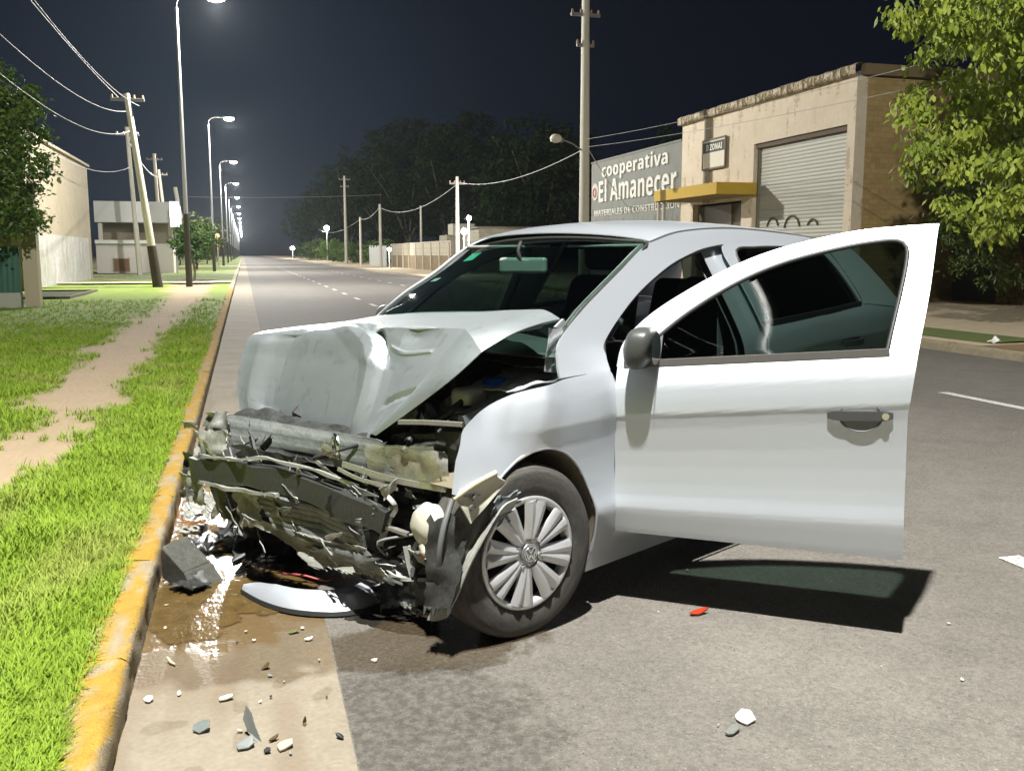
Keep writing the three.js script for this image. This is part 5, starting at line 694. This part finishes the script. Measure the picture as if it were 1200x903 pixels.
function puddle(label, pts, mat, y = .003) { const c = crv([...pts, pts[0]].map(p => V3(p[0], 0, p[1]))), sh = new THREE.Shape(); const N = 90; for (let i = 0; i < N; i++) { const p = c.getPointAt(i / N), n = 1; const wob = .012 * N3(p.x * 22, 3, p.z * 22) + .006 * N3(p.x * 60, 1, p.z * 60); const x = p.x + wob, z = p.z + wob; i ? sh.lineTo(x, z) : sh.moveTo(x, z); } const g = new THREE.ShapeGeometry(sh).rotateX(-Math.PI / 2).translate(0, y, 0); const p = g.attributes.position, uv = g.attributes.uv; for (let i = 0; i < p.count; i++) uv.setXY(i, p.getX(i) / .5, p.getZ(i) / .5); return single('puddle', g, mat, label, 'puddle'); }
const rip = tex(512, 512, (u, v) => .5 + .35 * (n32(u, v) - .5) + .35 * (n64(v, u) - .5) + .25 * (n128(u, v) - .5), false);
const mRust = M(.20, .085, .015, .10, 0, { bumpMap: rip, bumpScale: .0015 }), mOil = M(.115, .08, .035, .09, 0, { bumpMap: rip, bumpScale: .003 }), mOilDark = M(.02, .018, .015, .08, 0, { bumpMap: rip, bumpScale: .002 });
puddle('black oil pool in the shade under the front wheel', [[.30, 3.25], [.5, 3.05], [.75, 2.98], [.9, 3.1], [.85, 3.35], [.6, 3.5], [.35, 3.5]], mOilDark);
// stains with grainy outlines
function stain(name, label, x0, x1, z0, z1, fn, colFn, rough, y, bump) { const nx = 384, nz = 384; const al = tex(nx, nz, (u, v) => fn(lerp(x0, x1, u), lerp(z0, z1, v)), false, false), cm = tex(nx, nz, (u, v) => colFn(lerp(x0, x1, u), lerp(z0, z1, v)), true, false); const g = sheetXZ(x0, x1, z0, z1, 2, 2, y, 1), p = g.attributes.position; for (let i = 0; i < p.count; i++) g.attributes.uv.setXY(i, (p.getX(i) - x0) / (x1 - x0), (-p.getZ(i) - z0) / (z1 - z0)); const m = M(1, 1, 1, rough, 0, { map: cm, alphaMap: al, transparent: true }); if (bump) { m.bumpMap = cm; m.bumpScale = bump; } return single(name, g, m, label, 'stain'); }
const fb = (x, z, f) => N3(x * f, 3, z * f) + .5 * N3(x * f * 2.3, 7, z * f * 2.3) + .3 * N3(x * f * 6, 1, z * f * 6);
const ell = (x, z, cx, cz, rx, rz) => 1 - Math.hypot((x - cx) / rx, (z - cz) / rz);
stain('fluid_stain', 'dull brown fluid stain on the asphalt below the front wheel', .235, 1.0, 2.62, 3.3, (x, z) => (.50 + .3 * fb(x, z, 70)) * sstep(-.12, .14, ell(x, z, .55, 2.95, .36, .22) + .28 * fb(x, z, 9)), (x, z) => { const k = .75 + .6 * (.5 + .5 * fb(x, z, 60)) * .6; return [.085 * k, .062 * k, .034 * k]; }, .42, .0075, 0);
stain('damp_patch', 'damp patch of coarse stony asphalt by the gutter', .235, .95, 1.9, 2.95, (x, z) => sstep(-.1, .15, ell(x, z, .42, 2.35, .34, .5) + .3 * fb(x, z, 7)) * (.10 + .24 * sstep(-.35, .45, fb(x, z, 34))), (x, z) => { const k = .8 + .4 * (.5 + .5 * fb(x, z, 80)); return [.06 * k, .055 * k, .047 * k]; }, .5, .004, 0);
const pud = (label, x0, x1, z0, z1, fn, col, y) => { const m = stain('puddle', label, x0, x1, z0, z1, fn, (x, z) => { const k = .85 + .3 * fb(x, z, 14); return col.map(q => q * k); }, .07, y, 0); m.userData.category = 'puddle'; m.material.bumpMap = rip; m.material.bumpScale = .0015; return m; };
pud('rust brown coolant puddle at the kerb under the bumper corner', -.368, .0, 4.5, 5.4, (x, z) => .9 * sstep(-.05, .06, ell(x, z, -.24, 4.93, .15, .34) + .22 * fb(x, z, 11)), [.21, .085, .014], .004);
pud('shiny brown oil puddle spreading round the bumper strip', -.368, .23, 3.0, 4.6, (x, z) => .86 * sstep(-.05, .07, Math.max(ell(x, z, -.22, 3.55, .17, .38), ell(x, z, .06, 3.6, .24, .24), ell(x, z, -.18, 4.2, .20, .45)) + .22 * fb(x, z, 10)), [.13, .085, .03], .0045);
function shard(label, x, z, L, W, turn, mat, seed, tilt = .1, kind = 'plastic_shard', cat = 'debris', th = .004) {
  const r = rng(seed), n = 6 + (r() * 3 | 0), sh = new THREE.Shape(); for (let i = 0; i < n; i++) { const a = i / n * 6.2832 + r() * .5, k = .65 + r() * .5, px = Math.cos(a) * L * .5 * k, py = Math.sin(a) * W * .5 * k; i ? sh.lineTo(px, py) : sh.moveTo(px, py); }
  const g = new THREE.ExtrudeGeometry(sh, { depth: th, bevelEnabled: true, bevelSize: th * .3, bevelThickness: th * .3, bevelSegments: 1 }).rotateX(-Math.PI / 2), p = g.attributes.position; for (let i = 0; i < p.count; i++) { const x = p.getX(i); p.setY(i, p.getY(i) + L * .25 * Math.pow(x / L * 2, 2) * tilt * 2); } g.computeVertexNormals();
  const m = single(kind, g, mat, label, cat); m.position.set(x, .006 + Math.abs(Math.sin(tilt)) * L * .25, -z); m.rotation.set(tilt * .8, turn, tilt); return m;
}
const mWhitePl = M(.72, .70, .62, .5), mRed = M(.34, .035, .012, .25), mBit = M(.17, .185, .175, .5), mTan = M(.42, .37, .27, .7), mLeafD = M(.09, .055, .015, .8);
shard('white plastic scrap on the open asphalt', 1.30, 2.20, .07, .055, .6, mWhitePl, 3, .12);
shard('dark smoky shard touching the white plastic scrap', 1.235, 2.15, .06, .03, .5, M(.14, .15, .13, .3), 4, .1);
shard('red tail lamp shard on the asphalt before the open door', 1.54, 2.945, .075, .028, .2, mRed, 5, .18);
shard('long grey plastic shard standing in the dry gutter', -.03, 2.50, .11, .032, 1.9, mBit, 6, .55);
shard('small square grey plastic shard beside the long grey shard', -.045, 2.43, .05, .045, .7, mBit, 7, .2);
shard('grey ribbed plastic piece in the gutter nearer the kerb', -.155, 2.555, .055, .045, .2, M(.13, .15, .14, .5), 8, .35);
shard('white paper scrap by the foot of the kerb', -.315, 2.775, .035, .03, .4, mWhitePl, 9, .15);
shard('beige flake near the brown damp spot in the gutter', .055, 2.40, .055, .038, .3, mTan, 10, .1);
shard('brown curled leaf on the damp gutter concrete', .02, 2.905, .035, .018, .3, mLeafD, 11, .5, 'fallen_leaf', 'leaf', .001);
shard('dark leaf standing on the dry gutter concrete', .115, 2.515, .03, .014, 1.5, mLeafD, 12, .7, 'fallen_leaf', 'leaf', .001);
shard('green brown leaf below the bumper strip', .12, 3.17, .05, .025, .1, M(.10, .10, .03, .7), 13, .3, 'fallen_leaf', 'leaf', .001);
shard('white chip beside the green brown leaf', .165, 3.09, .03, .014, .3, mWhitePl, 14, .1);
shard('white chip on the edge of the asphalt stain', .355, 2.86, .02, .018, .3, mWhitePl, 15, .1);
shard('red leaf in the gutter behind the bumper corner', -.30, 6.85, .09, .05, .4, M(.26, .05, .015, .7), 16, .2, 'fallen_leaf', 'leaf', .001);
shard('brown twig like chip by the beige flake', .03, 2.445, .03, .010, .5, mLeafD, 17, .2);
shard('pale lamp shard near the white paper scrap', -.10, 2.72, .05, .02, .2, M(.55, .52, .44, .4), 18, .1);
shard('small black clip in the gutter under the long shard', .012, 2.385, .018, .016, .2, mBlack, 19, .3);
shard('slim beige stick on the wet gutter', -.27, 3.02, .055, .008, 2.2, mTan, 20, .15);
shard('black clip at the asphalt edge', .20, 2.41, .03, .012, 2.4, mBlack, 21, .2);
{ const r = rng(99); for (let i = 0; i < 34; i++) { const inG = i < 22, x = inG ? -.33 + r() * .52 : .3 + r() * 2.6, z = inG ? 2.15 + r() * 1.4 : 1.9 + r() * 2.2; const L = inG ? .007 + r() * .013 : .006 + r() * .007; const m = shard(inG ? 'tiny crumb of broken plastic in the gutter' : 'tiny pale chip scattered on the asphalt', x, z, L, L * (.4 + r() * .5), r() * 6, [mTan, mBlack, mBit, mWhitePl, mTan][i % 5 === 1 && !inG ? 0 : i % 5], 200 + i, .2, 'debris_chip', 'debris', .002); m.userData.group = inG ? 'crumbs in the gutter' : 'chips on the asphalt'; } }
single('litter', sheet(G(9.5, .12, 10.2), G(9.68, .13, 10.22), G(9.66, .18, 10.32), G(9.52, .16, 10.3), { amp: .04, f: 9, seed: 77, nu: 14, nv: 12 }), M(.75, .74, .70, .7), 'crumpled white plastic bag on the right kerb', 'litter');
// a split hose trailing red wire
single('red_cable', tube([G(.10, .03, 3.72), G(.18, .035, 3.66), G(.27, .02, 3.62), G(.36, .05, 3.6), G(.42, .03, 3.56)], .005, 20, 6), M(.32, .06, .06, .5), 'thin red cable hanging down behind the bumper strip', 'cable');
camera.updateMatrixWorld(); 
renderer.render(scene, camera);
